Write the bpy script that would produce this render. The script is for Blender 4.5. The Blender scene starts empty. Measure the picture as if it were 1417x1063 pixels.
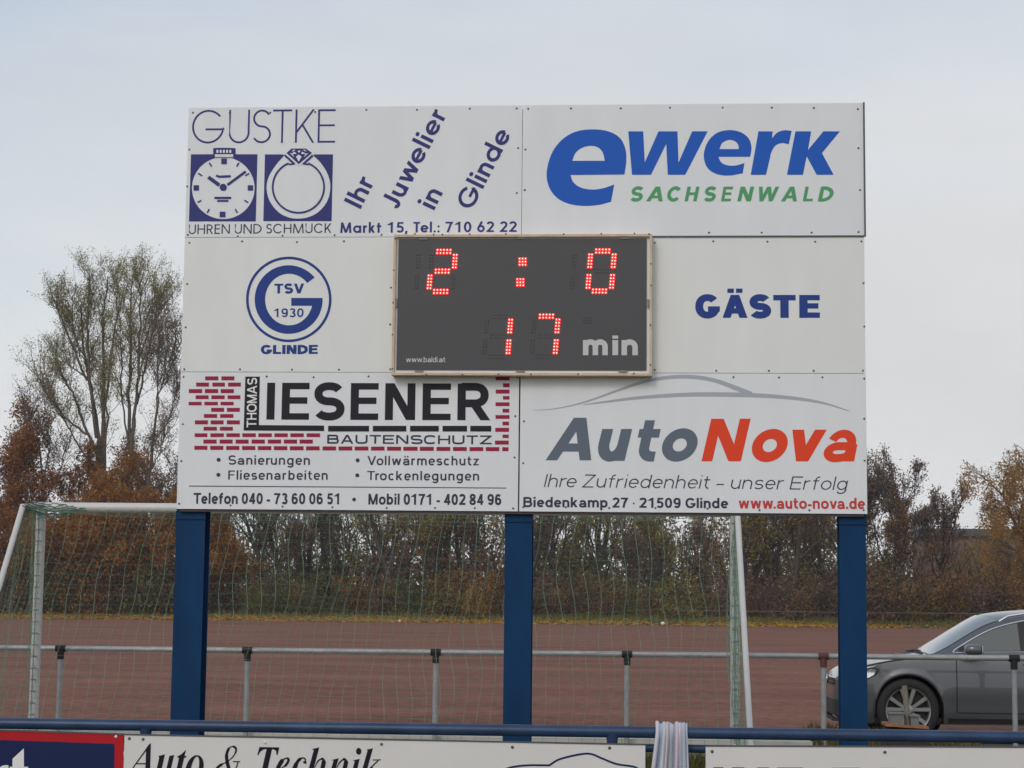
import bpy, math, random
from math import sin, cos, pi, radians, sqrt, atan2
from mathutils import Vector, Matrix
from mathutils.geometry import tessellate_polygon

# ---------------------------------------------------------------- camera, sky, sun, exposure
scene = bpy.context.scene
col = scene.collection
FPX, YAW, PITCH, ROLL, EYE = 2680.0, radians(4.12), radians(6.508), radians(0.627), 1.45
_F = Vector((-sin(YAW)*cos(PITCH), cos(YAW)*cos(PITCH), sin(PITCH)))
_R0 = Vector((cos(YAW), sin(YAW), 0)); _U0 = _R0.cross(_F)
_R = _R0*cos(ROLL) + _U0*sin(ROLL); _U = -_R0*sin(ROLL) + _U0*cos(ROLL)
cam_data = bpy.data.cameras.new('camera')
cam_data.lens = 36.0*FPX/1417.0; cam_data.sensor_width = 36.0; cam_data.sensor_fit = 'HORIZONTAL'
cam_data.clip_start = 0.1; cam_data.clip_end = 6000
cam = bpy.data.objects.new('camera', cam_data); col.objects.link(cam)
cam.matrix_world = Matrix(((_R.x, _U.x, -_F.x, 0), (_R.y, _U.y, -_F.y, 0), (_R.z, _U.z, -_F.z, EYE), (0, 0, 0, 1)))
scene.camera = cam
SUN_EL, SUN_AZ = radians(34), radians(200)      # azimuth clockwise from +Y: behind the camera, to its left
world = bpy.data.worlds.new('World'); scene.world = world; world.use_nodes = True
nt = world.node_tree; bg = nt.nodes['Background']
sky = nt.nodes.new('ShaderNodeTexSky'); sky.sky_type = 'NISHITA'; sky.sun_disc = False
sky.sun_elevation = SUN_EL; sky.sun_rotation = SUN_AZ; sky.air_density = 1.2; sky.dust_density = 2.0
def wn(kind, **kw):
    n_ = nt.nodes.new('ShaderNode'+kind)
    for k_, v_ in kw.items(): setattr(n_, k_, v_)
    return n_
tc = wn('TexCoord'); mp = wn('Mapping'); mp.inputs['Scale'].default_value = (1.2, 1.2, 5.0); mp.inputs['Location'].default_value = (.3, .2, .1)
nz = wn('TexNoise'); nz.inputs['Scale'].default_value = 2.0; nz.inputs['Detail'].default_value = 6; nz.inputs['Roughness'].default_value = .55
sx_ = wn('SeparateXYZ')
m1 = wn('Math', operation='MULTIPLY_ADD'); m1.inputs[1].default_value = -0.35      # thin cloud opens towards the upper left
m2 = wn('Math', operation='MULTIPLY_ADD'); m2.inputs[1].default_value = 0.42; m2.inputs[2].default_value = -0.21
m3 = wn('Math', operation='ADD')
mr = wn('MapRange', interpolation_type='SMOOTHSTEP'); mr.inputs['From Min'].default_value = .12; mr.inputs['From Max'].default_value = .50
mr.inputs['To Min'].default_value = 1.0; mr.inputs['To Max'].default_value = 0.36
mx = wn('Mix', data_type='RGBA'); mx.inputs['B'].default_value = (4.85, 4.95, 5.1, 1)
nt.links.new(tc.outputs['Generated'], mp.inputs['Vector']); nt.links.new(mp.outputs['Vector'], nz.inputs['Vector'])
nt.links.new(tc.outputs['Generated'], sx_.inputs[0]); nt.links.new(sx_.outputs['X'], m1.inputs[0]); nt.links.new(sx_.outputs['Z'], m1.inputs[2])
nt.links.new(nz.outputs['Fac'], m2.inputs[0]); nt.links.new(m1.outputs[0], m3.inputs[0]); nt.links.new(m2.outputs[0], m3.inputs[1])
nt.links.new(m3.outputs[0], mr.inputs['Value']); nt.links.new(mr.outputs['Result'], mx.inputs['Factor'])
n2_ = wn('TexNoise'); n2_.inputs['Scale'].default_value = 2.6; n2_.inputs['Detail'].default_value = 4
mp2 = wn('Mapping'); mp2.inputs['Scale'].default_value = (1.0, 1.0, 3.2); mp2.inputs['Location'].default_value = (1.7, .4, .55)
r2_ = wn('ValToRGB'); r2_.color_ramp.elements[0].position = .36; r2_.color_ramp.elements[0].color = (.478, .484, .493, 1)
r2_.color_ramp.elements[1].position = .62; r2_.color_ramp.elements[1].color = (.545, .549, .560, 1)
v2_ = wn('VectorMath', operation='SCALE'); v2_.inputs['Scale'].default_value = 10
nt.links.new(tc.outputs['Generated'], mp2.inputs['Vector']); nt.links.new(mp2.outputs['Vector'], n2_.inputs['Vector'])
nt.links.new(n2_.outputs['Fac'], r2_.inputs['Fac']); nt.links.new(r2_.outputs['Color'], v2_.inputs[0]); nt.links.new(v2_.outputs[0], mx.inputs['B'])
nt.links.new(sky.outputs['Color'], mx.inputs['A']); nt.links.new(mx.outputs['Result'], bg.inputs['Color'])
bg.inputs['Strength'].default_value = 0.15
sun_d = bpy.data.lights.new('sun', 'SUN'); sun_d.energy = 0.5; sun_d.angle = radians(14); sun_d.color = (1, .985, .96)
sun = bpy.data.objects.new('sun', sun_d); col.objects.link(sun)
_sd = Vector((sin(SUN_AZ)*cos(SUN_EL), cos(SUN_AZ)*cos(SUN_EL), sin(SUN_EL)))
sun.rotation_euler = _sd.to_track_quat('Z', 'Y').to_euler()
vs = scene.view_settings; vs.view_transform = 'Standard'; vs.look = 'None'; vs.exposure = 0; vs.gamma = 1

# ---------------------------------------------------------------- helpers
RND = random.Random(7)
def at(px, py, Y):
    """the place where the sight line of a photo pixel crosses the vertical plane y = Y"""
    d = _F*FPX + _R*(px-708.5) + _U*(531.5-py)
    t = Y/d.y
    return Vector((d.x*t, Y, EYE + d.z*t))
def gx(px, Y): return at(px, 850, Y).x
def hgt(py, Y, px=708): return at(px, py, Y).z
class Zm:
    """readings taken from an enlarged crop: origin and scale of the crop"""
    def __init__(s, ox, oy, k): s.ox, s.oy, s.k = ox, oy, k
    def __call__(s, x, y): return (s.ox + x/s.k, s.oy + y/s.k)

def mat(name, color, rough=.6, metal=0, coat=0, spec=.5, var=0, scale=20, bump=0, bscale=60, stretch=(1, 1, 1), emit=None, coatrough=.05):
    m = bpy.data.materials.new(name); m.use_nodes = True
    n = m.node_tree; b = n.nodes['Principled BSDF']
    b.inputs['Base Color'].default_value = (*color, 1); b.inputs['Roughness'].default_value = rough
    b.inputs['Metallic'].default_value = metal; b.inputs['Coat Weight'].default_value = coat
    b.inputs['Coat Roughness'].default_value = coatrough; b.inputs['Specular IOR Level'].default_value = spec
    if var or bump:
        t = n.nodes.new('ShaderNodeTexCoord'); mpn = n.nodes.new('ShaderNodeMapping'); mpn.inputs['Scale'].default_value = stretch
        n.links.new(t.outputs['Object'], mpn.inputs['Vector'])
    if var:
        z = n.nodes.new('ShaderNodeTexNoise'); z.inputs['Scale'].default_value = scale; z.inputs['Detail'].default_value = 6; z.inputs['Roughness'].default_value = .62
        n.links.new(mpn.outputs['Vector'], z.inputs['Vector'])
        r = n.nodes.new('ShaderNodeMapRange'); r.inputs['From Min'].default_value = .28; r.inputs['From Max'].default_value = .72
        r.inputs['To Min'].default_value = 1-var; r.inputs['To Max'].default_value = 1+var
        n.links.new(z.outputs['Fac'], r.inputs['Value'])
        x = n.nodes.new('ShaderNodeVectorMath'); x.operation = 'SCALE'; x.inputs[0].default_value = color
        n.links.new(r.outputs['Result'], x.inputs['Scale']); n.links.new(x.outputs['Vector'], b.inputs['Base Color'])
    if bump:
        z2 = n.nodes.new('ShaderNodeTexNoise'); z2.inputs['Scale'].default_value = bscale; z2.inputs['Detail'].default_value = 5
        n.links.new(mpn.outputs['Vector'], z2.inputs['Vector'])
        bp = n.nodes.new('ShaderNodeBump'); bp.inputs['Strength'].default_value = bump; bp.inputs['Distance'].default_value = .02
        n.links.new(z2.outputs['Fac'], bp.inputs['Height']); n.links.new(bp.outputs['Normal'], b.inputs['Normal'])
    if emit:
        b.inputs['Emission Color'].default_value = (*emit[0], 1); b.inputs['Emission Strength'].default_value = emit[1]
    return m

def leafmat(name, cols, trans=.25):
    m = bpy.data.materials.new(name); m.use_nodes = True
    n = m.node_tree; b = n.nodes['Principled BSDF']; out = n.nodes['Material Output']
    g = n.nodes.new('ShaderNodeNewGeometry'); r = n.nodes.new('ShaderNodeValToRGB')
    e = r.color_ramp.elements
    e[0].position = 0; e[0].color = (*cols[0], 1); e[1].position = 1; e[1].color = (*cols[-1], 1)
    for i, c in enumerate(cols[1:-1]):
        k = e.new((i+1)/(len(cols)-1)); k.color = (*c, 1)
    n.links.new(g.outputs['Random Per Island'], r.inputs['Fac']); n.links.new(r.outputs['Color'], b.inputs['Base Color'])
    b.inputs['Roughness'].default_value = .7; b.inputs['Specular IOR Level'].default_value = .2
    t = n.nodes.new('ShaderNodeBsdfTranslucent'); n.links.new(r.outputs['Color'], t.inputs['Color'])
    mxs = n.nodes.new('ShaderNodeMixShader'); mxs.inputs['Fac'].default_value = trans
    n.links.new(b.outputs['BSDF'], mxs.inputs[1]); n.links.new(t.outputs['BSDF'], mxs.inputs[2]); n.links.new(mxs.outputs['Shader'], out.inputs['Surface'])
    return m

class MB:
    """collects shapes in world coordinates; build() links them as one mesh object"""
    def __init__(s): s.v, s.f, s.smooth = [], [], set()
    def add(s, vs_, fs_, smooth=False):
        o = len(s.v); s.v += [tuple(p) for p in vs_]
        for q in fs_:
            if smooth: s.smooth.add(len(s.f))
            s.f.append([o+i for i in q])
    def box(s, x0, y0, z0, x1, y1, z1):
        s.add([(x0,y0,z0),(x1,y0,z0),(x1,y1,z0),(x0,y1,z0),(x0,y0,z1),(x1,y0,z1),(x1,y1,z1),(x0,y1,z1)],
              [(0,3,2,1),(4,5,6,7),(0,1,5,4),(1,2,6,5),(2,3,7,6),(3,0,4,7)])
    def tube(s, pts, r, n=8, caps=True):
        pts = [Vector(p) for p in pts]; k = len(pts)
        rs = r if isinstance(r, (list, tuple)) else [r]*k
        ring0 = len(s.v); vs_ = []; ref = None
        for i in range(k):
            d = (pts[min(i+1, k-1)]-pts[max(i-1, 0)])
            d = d.normalized() if d.length > 1e-9 else Vector((0, 0, 1))
            if ref is None: ref = Vector((0, 0, 1)) if abs(d.z) < .9 else Vector((1, 0, 0))
            a = d.cross(ref); a = a.normalized() if a.length > 1e-6 else d.orthogonal().normalized()
            b = d.cross(a); ref = b.cross(d) if False else ref
            for j in range(n):
                t = 2*pi*j/n; vs_.append(pts[i] + (a*cos(t)+b*sin(t))*rs[i])
        fs_ = [(i*n+j, i*n+(j+1) % n, (i+1)*n+(j+1) % n, (i+1)*n+j) for i in range(k-1) for j in range(n)]
        s.add(vs_, fs_, n > 4)
        if caps:
            s.add(vs_[:n], [tuple(range(n))]); s.add(vs_[-n:], [tuple(range(n-1, -1, -1))])
    def lathe(s, prof, c, axis='y', n=32):
        vs_ = []; c = Vector(c)
        for (r, h) in prof:
            for j in range(n):
                t = 2*pi*j/n
                if axis == 'y': vs_.append(c + Vector((r*cos(t), h, r*sin(t))))
                elif axis == 'z': vs_.append(c + Vector((r*cos(t), r*sin(t), h)))
                else: vs_.append(c + Vector((h, r*cos(t), r*sin(t))))
        k = len(prof)
        s.add(vs_, [(i*n+j, i*n+(j+1) % n, (i+1)*n+(j+1) % n, (i+1)*n+j) for i in range(k-1) for j in range(n)], True)
    def disc(s, c, r, y=0, n=20):      # dome facing -y
        x, z = c
        s.add([(x, y-r*.35, z)] + [(x+r*cos(2*pi*j/n), y, z+r*sin(2*pi*j/n)) for j in range(n)], [(0, 1+j, 1+(j+1) % n) for j in range(n)], True)
    def build(s, name, m, parent=None, origin=None):
        if origin is None: origin = parent['_o'] if parent is not None else (0, 0, 0)
        ox, oy, oz = origin
        me = bpy.data.meshes.new(name)
        me.from_pydata([(a-ox, b-oy, c-oz) for a, b, c in s.v], [], s.f)
        if s.smooth:
            fl = [i in s.smooth for i in range(len(s.f))]; me.polygons.foreach_set('use_smooth', fl)
        me.materials.append(m); me.update()
        o = bpy.data.objects.new(name, me); col.objects.link(o)
        if parent is not None: o.parent = parent; o['_o'] = tuple(origin); o.location = (0, 0, 0)
        else: o.location = origin
        return o
def thing(name, label, cat, loc, group=None, rot=0):
    o = bpy.data.objects.new(name, None); col.objects.link(o); o.location = loc; o.rotation_euler = (0, 0, rot)
    o.empty_display_size = .2
    o['_o'] = tuple(loc); o['label'] = label; o['category'] = cat
    if group: o['group'] = group
    return o
def tag(o, label=None, cat=None, group=None, kind=None):
    if label: o['label'] = label
    if cat: o['category'] = cat
    if group: o['group'] = group
    if kind: o['kind'] = kind
    return o
def copy_tree(o, loc, rot=0, scale=(1, 1, 1), label=None, group=None):
    c = o.copy(); col.objects.link(c); c.location = loc; c.rotation_euler = (0, 0, rot); c.scale = scale
    if label: c['label'] = label
    if group: c['group'] = group
    for ch in list(o.children):
        d = ch.copy(); col.objects.link(d); d.parent = c
        for g in list(ch.children):
            e = g.copy(); col.objects.link(e); e.parent = d
    return c

# ---------------------------------------------------------------- materials
M_panel = mat('white_sheet', (.74, .765, .80), .45, var=.035, scale=2.2, stretch=(2.2, 1, .5), bump=.05, bscale=2)
M_panel_warm = mat('warm_white_sheet', (.75, .77, .765), .45, var=.035, scale=2.2, stretch=(2.2, 1, .5), bump=.05, bscale=2)
M_edge = mat('sheet_edge_grey', (.08, .085, .10), .6)
M_navy = mat('navy_vinyl', (.045, .052, .20), .45, spec=.12)
M_club = mat('club_blue_vinyl', (.028, .060, .26), .45, spec=.12)
M_ewerk = mat('bright_blue_vinyl', (.022, .115, .52), .45, spec=.12)
M_green = mat('green_vinyl', (.10, .36, .16), .45, spec=.12)
M_black = mat('black_vinyl', (.024, .024, .032), .45, spec=.12)
M_slate = mat('slate_vinyl', (.05, .052, .085), .45, spec=.12)
M_brick = mat('crimson_vinyl', (.33, .022, .065), .45, spec=.12)
M_swoosh = mat('silver_grey_vinyl', (.40, .43, .48), .4, spec=.12)
M_autogrey = mat('blue_grey_vinyl', (.13, .165, .21), .45, spec=.12)
M_nova = mat('orange_red_vinyl', (.78, .07, .028), .45, spec=.12)
M_web = mat('dull_red_vinyl', (.56, .06, .065), .45, spec=.12)
M_white_ink = mat('white_vinyl', (.78, .78, .77), .45)
M_postblue = mat('blue_paint', (.0035, .037, .108), .5, spec=.12, var=.2, scale=6, stretch=(1, 1, .3))
M_railblue = mat('worn_blue_paint', (.022, .050, .115), .36, spec=.35, var=.25, scale=9, bump=.05)
M_beam = mat('dark_brown_steel', (.06, .045, .05), .6, var=.2)
M_screw = mat('screw_zinc', (.16, .16, .17), .4, .6)
M_screw_dark = mat('screw_dark', (.11, .10, .09), .5, .3)
M_wood = mat('pale_batten_wood', (.60, .47, .34), .7, var=.16, scale=14, stretch=(1, 1, 1), bump=.1)
M_bezel = mat('pale_bezel', (.72, .73, .72), .4)
M_face = mat('charcoal_face', (.070, .070, .077), .36, spec=.35, var=.03, scale=5, bump=.02, bscale=150)
M_led = mat('lit_red_led', (.5, .03, .01), .4, emit=((1, .012, .032), 3.2))
M_core = mat('led_core', (.5, .2, .1), .4, emit=((1, .46, .28), 3.2))
M_led_off = mat('unlit_led', (.062, .061, .066), .45)
M_minwhite = mat('light_grey_print', (.56, .56, .58), .45)
M_galv = mat('galvanised_steel', (.33, .335, .34), .5, .25, var=.22, scale=5, stretch=(1.5, 4, 4))
M_galv_post = mat('galvanised_post', (.29, .31, .32), .55, .2, var=.18, scale=12)
M_coupling = mat('black_coupling', (.022, .022, .024), .6, spec=.2)
M_coupling_rust = mat('rust_coupling', (.10, .035, .03), .7, var=.2)
M_goal = mat('white_goal_tube', (.58, .58, .56), .42, var=.05, scale=8)
M_goal_grey = mat('grey_goal_tube', (.46, .47, .46), .42, var=.08, scale=8)
M_net = mat('green_cord', (.145, .245, .165), .8)
M_farrail = mat('brown_far_rail', (.12, .085, .075), .7, var=.2)
M_leather = mat('white_leather', (.75, .74, .72), .5)
M_red = mat('red_banner_sheet', (.44, .016, .024), .45, spec=.12, var=.03, scale=3)
M_banner_navy = mat('navy_print', (.012, .022, .085), .45, spec=.12)
M_banner = mat('white_banner_sheet', (.68, .67, .665), .5, var=.025, scale=4)
M_serif = mat('ink_black', (.014, .012, .024), .5, spec=.12)
M_pink = mat('pink_print', (.58, .05, .16), .5, spec=.12)

# ---------------------------------------------------------------- lettering: a stroke alphabet
def arc(cx, cy, rx, ry, a0, a1, sq=1.0, n=None):
    n = n or max(6, int(abs(a1-a0)/9)); out = []
    for i in range(n+1):
        a = radians(a0+(a1-a0)*i/n); c, s_ = cos(a), sin(a)
        out.append((cx+rx*math.copysign(abs(c)**sq, c), cy+ry*math.copysign(abs(s_)**sq, s_)))
    return out
class Style:
    def __init__(s, w, X=.73, sq=.9, geo=False, wid=None, asc=1.02, gap=.12, sp=.36, desc=.28, hw=None):
        s.w, s.X, s.sq, s.geo, s.wid, s.asc, s.gap, s.sp, s.desc = w, X, sq, geo, wid or {}, asc, gap, sp, desc
        s.hw = hw or w*.88
AR = dict(A=.98, B=.82, C=.92, D=.85, E=.74, F=.70, G=.93, H=.81, I=0, J=.62, K=.86, L=.68, M=.98, N=.82, O=.98, R=.86, S=.82, T=.80, U=.81, V=.93, W=1.30, Z=.78,
          a=.68, b=.68, c=.66, d=.68, e=.68, f=.42, g=.68, h=.64, i=0, k=.66, l=0, m=1.02, n=.64, o=.72, p=.68, r=.42, s=.62, t=.42, u=.64, v=.68, w=1.0, z=.60)
GE = dict(AR, A=.86, B=.58, C=.84, D=.76, E=.50, F=.48, G=1.0, H=.70, J=.42, K=.62, L=.46, M=.98, N=.76, O=1.0, R=.58, S=.54, T=.58, U=.66, V=.82, W=1.25, Z=.66,
          a=.72, b=.72, c=.62, d=.72, e=.70, g=.72, h=.56, n=.56, m=.92, o=.72, p=.72, r=.36, s=.46, t=.40, u=.56, v=.62, w=.95, f=.38, k=.56, z=.52)
def glyph(ch, st):
    """returns ink width and strokes; cap height 1, baseline 0"""
    w, X, sq, geo, hw = st.w, st.X, st.sq, st.geo, st.hw
    h, hh = w/2, hw/2
    base = 'a' if ch == 'ä' else 'A' if ch == 'Ä' else ch
    W = st.wid.get(base, (GE if geo else AR).get(base, .66 if base.isdigit() else w))
    W = max(W, w); S = []
    mid = W/2
    def P(pts): S.append(('p', pts, w))
    def Rc(x0, y0, x1, y1): S.append(('r', x0, y0, x1, y1))
    def V(x, y0, y1): Rc(x-h, y0, x+h, y1)
    def Hb(y, x0, x1): Rc(x0, y-hh, x1, y+hh)
    def Dg(x0, y0, x1, y1, ww=None): S.append(('d', x0, y0, x1, y1, ww or w))
    def arch(xl, xr, top, bot):
        rx = (xr-xl)/2; ry = min(max(rx, .22), top*.5)
        P(arc((xl+xr)/2, top-hh-ry, rx, ry, 172, 0, sq)+[(xr, bot)])
    def ring(cx, cy, rx, ry): P(arc(cx, cy, rx, ry, 0, 360, sq)[:-1]+['closed'])
    if base == 'A':
        q = h*sqrt(1+(mid-h)**2)*1.0
        Dg(q, 0, mid-(.0 if w < .12 else .01), 1); Dg(W-q, 0, mid+(.0 if w < .12 else .01), 1); Hb(.30, mid*.45, W-mid*.45)
    elif base == 'B':
        V(h, 0, 1); ym = .53
        for (y0, y1, xr) in ((ym, 1, W*.94), (0, ym, W)):
            ry = (y1-y0-hw)/2 + (hw/2 if y0 or 1 else 0)
            a, b = (y0 if y0 else hh), (y1-hh if y1 == 1 else y1)
            ry = (b-a)/2; rx = min(ry*1.1, xr-w)
            P([(w*.5, b)]+arc(xr-h-rx, (a+b)/2, rx, ry, 90, -90, sq)+[(w*.5, a)])
    elif base in 'CG':
        e = 40 if not geo else 38
        rx, ry = mid-h, .5-hh
        if base == 'C': P(arc(mid, .5, rx+.02, ry, e, 360-e, sq))
        elif geo and w < .1:
            P(arc(mid, .5, rx, ry, 40, 352, 1)+[(W-h, .42)]); Hb(.42, W*.42, W)
        else:
            P(arc(mid, .5, rx, ry, e, 336 if not geo else 350, sq)+([(W-h, .40)] if geo else [(W-h, .46)])); Hb(.50-hh if not geo else .44, mid*1.04, W)
    elif base == 'D':
        V(h, 0, 1); rx = min(.5, W-w)
        P([(h, 1-hh)]+arc(W-h-rx, .5, rx, .5-hh, 90, -90, sq)+[(h, hh)])
    elif base in 'EF':
        V(h, 0, 1); Hb(1-hh, h, W); Hb(.52, h, W*(.93 if not geo else .97))
        if base == 'E': Hb(hh, h, W)
    elif base == 'H': V(h, 0, 1); V(W-h, 0, 1); Hb(.52, h, W-h)
    elif base in 'I': V(h, 0, 1)
    elif base == 'J': P([(W-h, 1), (W-h, .3)]+arc(mid, .3, mid-h, .3-hh, 0, -160, sq))
    elif base == 'K':
        V(h, 0, 1); q = h*1.35
        Dg(w*.5, .30, W-q*1.05, 1); Dg(W*.36+q*.3, .56, W-q, 0) if w > .1 else Dg(W*.36, .55, W-q, 0)
    elif base == 'L': V(h, 0, 1); Hb(hh, h, W)
    elif base == 'M':
        sl = .06 if geo else 0
        if geo: Dg(h, 0, h+sl, 1); Dg(W-h, 0, W-h-sl, 1); Dg(h+sl, 1, mid, .0 if w < .12 else .02); Dg(W-h-sl, 1, mid, .0 if w < .12 else .02)
        else: V(h, 0, 1); V(W-h, 0, 1); Dg(h*1.1, 1, mid, 0, w*.92); Dg(W-h*1.1, 1, mid, 0, w*.92)
    elif base == 'N': V(h, 0, 1); V(W-h, 0, 1); Dg(h*1.15, 1, W-h*1.15, 0)
    elif base in 'O': ring(mid, .5, mid-h, .5-hh)
    elif base == 'R':
        V(h, 0, 1); b, a = 1-hh, .46; ry = (b-a)/2; rx = min(ry*1.15, W*.92-w)
        xr = W*.95
        P([(h, b)]+arc(xr-h-rx, (a+b)/2, rx, ry, 90, -90, sq)+[(h, a)]); Dg(W*.50, .46, W-h*1.15, 0)
    elif base in 'Ss':
        T = 1 if base == 'S' else X
        ry = (T-hw)/4; rx = mid-h; kx = .94
        P(arc(mid, T-hh-ry, rx*kx, ry, 28, 270, sq)+arc(mid, hh+ry, rx, ry, 90, -152, sq)[1:])
    elif base == 'T': V(mid, 0, 1); Hb(1-hh, 0, W)
    elif base == 'U': P([(h, 1), (h, mid)]+arc(mid, max(mid, hh+.05) if geo else .36, mid-h, (max(mid, hh+.05) if geo else .36)-hh, 180, 360, sq)+[(W-h, 1)])
    elif base in 'Vv':
        T = 1 if base == 'V' else X; q = h*sqrt(1+((mid-h)/T)**2)
        Dg(q, T, mid-.004, 0); Dg(W-q, T, mid+.004, 0)
    elif base in 'Ww':
        T = 1 if base == 'W' else X; q = h*1.06
        a = W*.27
        Dg(q, T, a, 0); Dg(mid, T, a, 0); Dg(mid, T, W-a, 0); Dg(W-q, T, W-a, 0)
    elif base in 'Zz':
        T = 1 if base == 'Z' else X
        Hb(T-hh, 0.02, W); Hb(hh, 0, W); Dg(w*.65, hh, W-w*.65, T-hh, w*.95)
    elif base == 'a' and not geo:
        w2 = min(w, .19); h2 = w2/2
        rx = mid-h-.01; ry = min(.25, X*.34)
        S.append(('p', arc(mid-.01, X-h2-ry, rx, ry, 158, 0, sq)+[(W-h-.02, X-h2-ry-.02)], w2)); Dg(W-h, 0, W-h-.01, X-h2-ry)
        yb = X*.29; ry2 = yb-h2+.02; xr = W-h; cxb = mid*.82; rb = cxb-h2
        S.append(('p', [(xr, yb+ry2), (cxb, yb+ry2)]+arc(cxb, yb, rb, ry2, 90, 270, sq)[1:]+arc(cxb, yb, xr-cxb, ry2, -90, -35, sq)[1:], w2))
    elif base in 'adg' or base in 'bpq':
        left = base in 'bp'
        ring(mid, X/2, mid-h, X/2-hh)
        xs = h if left else W-h
        if base == 'a': V(xs, 0, X)
        elif base in 'db': V(xs, 0, st.asc)
        elif base == 'p': V(xs, -st.desc, X)
        else: P([(xs, X), (xs, -.02)]+arc(mid, -.02, mid-h, st.desc-hh-.02+.02, 0, -150, sq))
    elif base == 'c': P(arc(mid, X/2, mid-h, X/2-hh, 45, 315, sq))
    elif base == 'e':
        if geo and w > .1: P(arc(mid, X/2, mid-h, X/2-hh, 0, 322, sq)); Hb(X*.49, h, W-h)
        else: P(arc(mid, X/2, mid-h, X/2-hh, -3, 318, sq)); Hb(X*.5, h, W-h*1.02)
    elif base == 'f': P([(mid*.86, 0), (mid*.86, .78)]+arc(W+.02, .80, W+.02-mid*.86, st.asc-hh-.80, 180, 95, sq)); Hb(X-hh, 0, W*.97)
    elif base in 'hnmru':
        if base == 'u':
            r = min(mid-h, .3); P([(h, X), (h, hh+.30)]+arc(mid, hh+.30, mid-h, .30, 180, 352, sq)[1:]); V(W-h, 0, X)
        else:
            V(h, 0, st.asc if base == 'h' else X)
            if base == 'm': arch(h, mid, X, 0); arch(mid, W-h, X, 0)
            elif base == 'r': P(arc(W*.98, X*.62, W*.98-h, X*.38-hh, 172, 92, sq))
            else: arch(h, W-h, X, 0)
    elif base == 'i': V(h, 0, X); (S.append(('c', h, X+.2+h*.2, h*1.25)) if geo else Rc(0, max(st.asc-w*.9, X+.075), w, st.asc))
    elif base == 'k': V(h, 0, st.asc); Dg(w*.6, X*.30, W-h*1.5, X); Dg(W*.42, X*.56, W-h*1.25, 0)
    elif base == 'l': V(h, 0, st.asc)
    elif base == 'o': ring(mid, X/2, mid-h, X/2-hh)
    elif base == 't':
        x = mid*.82
        if geo and w > .1: V(x, 0, .94); Hb(X-hh, 0, W)
        else: P([(x, .95), (x, .30)]+arc(x+.21, .30, .21, .30-hh, 180, 270, sq)[1:]+[(max(W, x+.25), hh)]); Hb(X-hh, 0, W)
    elif base == '0': ring(mid, .5, mid-h, .5-hh)
    elif base == '1': x = W*.62; V(x, 0, 1); Dg(x-.0, 1-w*.35, W*.16, .72, w*.9)
    elif base == '2':
        P(arc(mid, .70, mid-h, .30-hh, 165, -35, sq)+[(W*.22, hh)]); Hb(hh, .0, W)
    elif base == '3':
        P(arc(mid*.96, .745, mid*.92-h, .255-hh, 155, -90, sq)); P(arc(mid, .27, mid-h, .27-hh+.01, 92, -155, sq))
    elif base == '4': V(W*.70, 0, 1); Hb(.27, 0, W); Dg(W*.66, 1, w*.45, .22, w*.9)
    elif base == '5':
        Hb(1-hh, W*.16, W*.94); Dg(W*.16+h, 1, W*.06+h, .48, w*.95); P(arc(mid*.98, .33, mid-h, .33-hh, 140, -150, sq))
    elif base in '69':
        pts = arc(mid, .33, mid-h, .33-hh, 0, 360, sq)[:-1]
        big = [(h, .33), (h, .5)]+arc(mid, .56, mid-h, .44-hh, 172, 40, sq)
        if geo: big = [(h*1.05, .40), (W*.62, 1)]
        if base == '6': P(pts+['closed']); P(big)
        else: P([(W-x, 1-y) for x, y in pts]+['closed']); P([(W-x, 1-y) for x, y in big])
    elif base == '7':
        Hb(1-hh, 0, W)
        if geo: Dg(W-h*1.2, 1, W*.30, 0)
        else: P([(W-h*1.1, 1-hh), (W*.52, .5), (W*.36, 0)])
    elif base == '8': ring(mid, .745, mid*.92-h, .255-hh+.01); ring(mid, .265, mid-h, .265-hh+.01)
    elif base == '.': Rc(0, 0, w, w) if not geo else S.append(('c', h, h, h*1.1))
    elif base == ',': Dg(h, w*.9, h-.06, -w*.8)
    elif base == ':':
        for y in (h, X*.8): S.append(('c', h, y, h*1.1))
    elif base == '-': W = .36; Hb(.33, 0, W)
    elif base == '–': W = .52; Hb(.33, 0, W)
    elif base in '·•': W = .16 if base == '·' else .3; S.append(('c', W/2, .42, W/2))
    if ch == 'ä':
        for x in (mid-.15, mid+.15): Rc(x-h*.95, st.asc-w*.95, x+h*.95, st.asc)
    if ch == 'Ä':
        for x in (mid-.17, mid+.17): Rc(x-h*.85, 1.09, x+h*.85, 1.09+w*.62)
    return W, S
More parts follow.
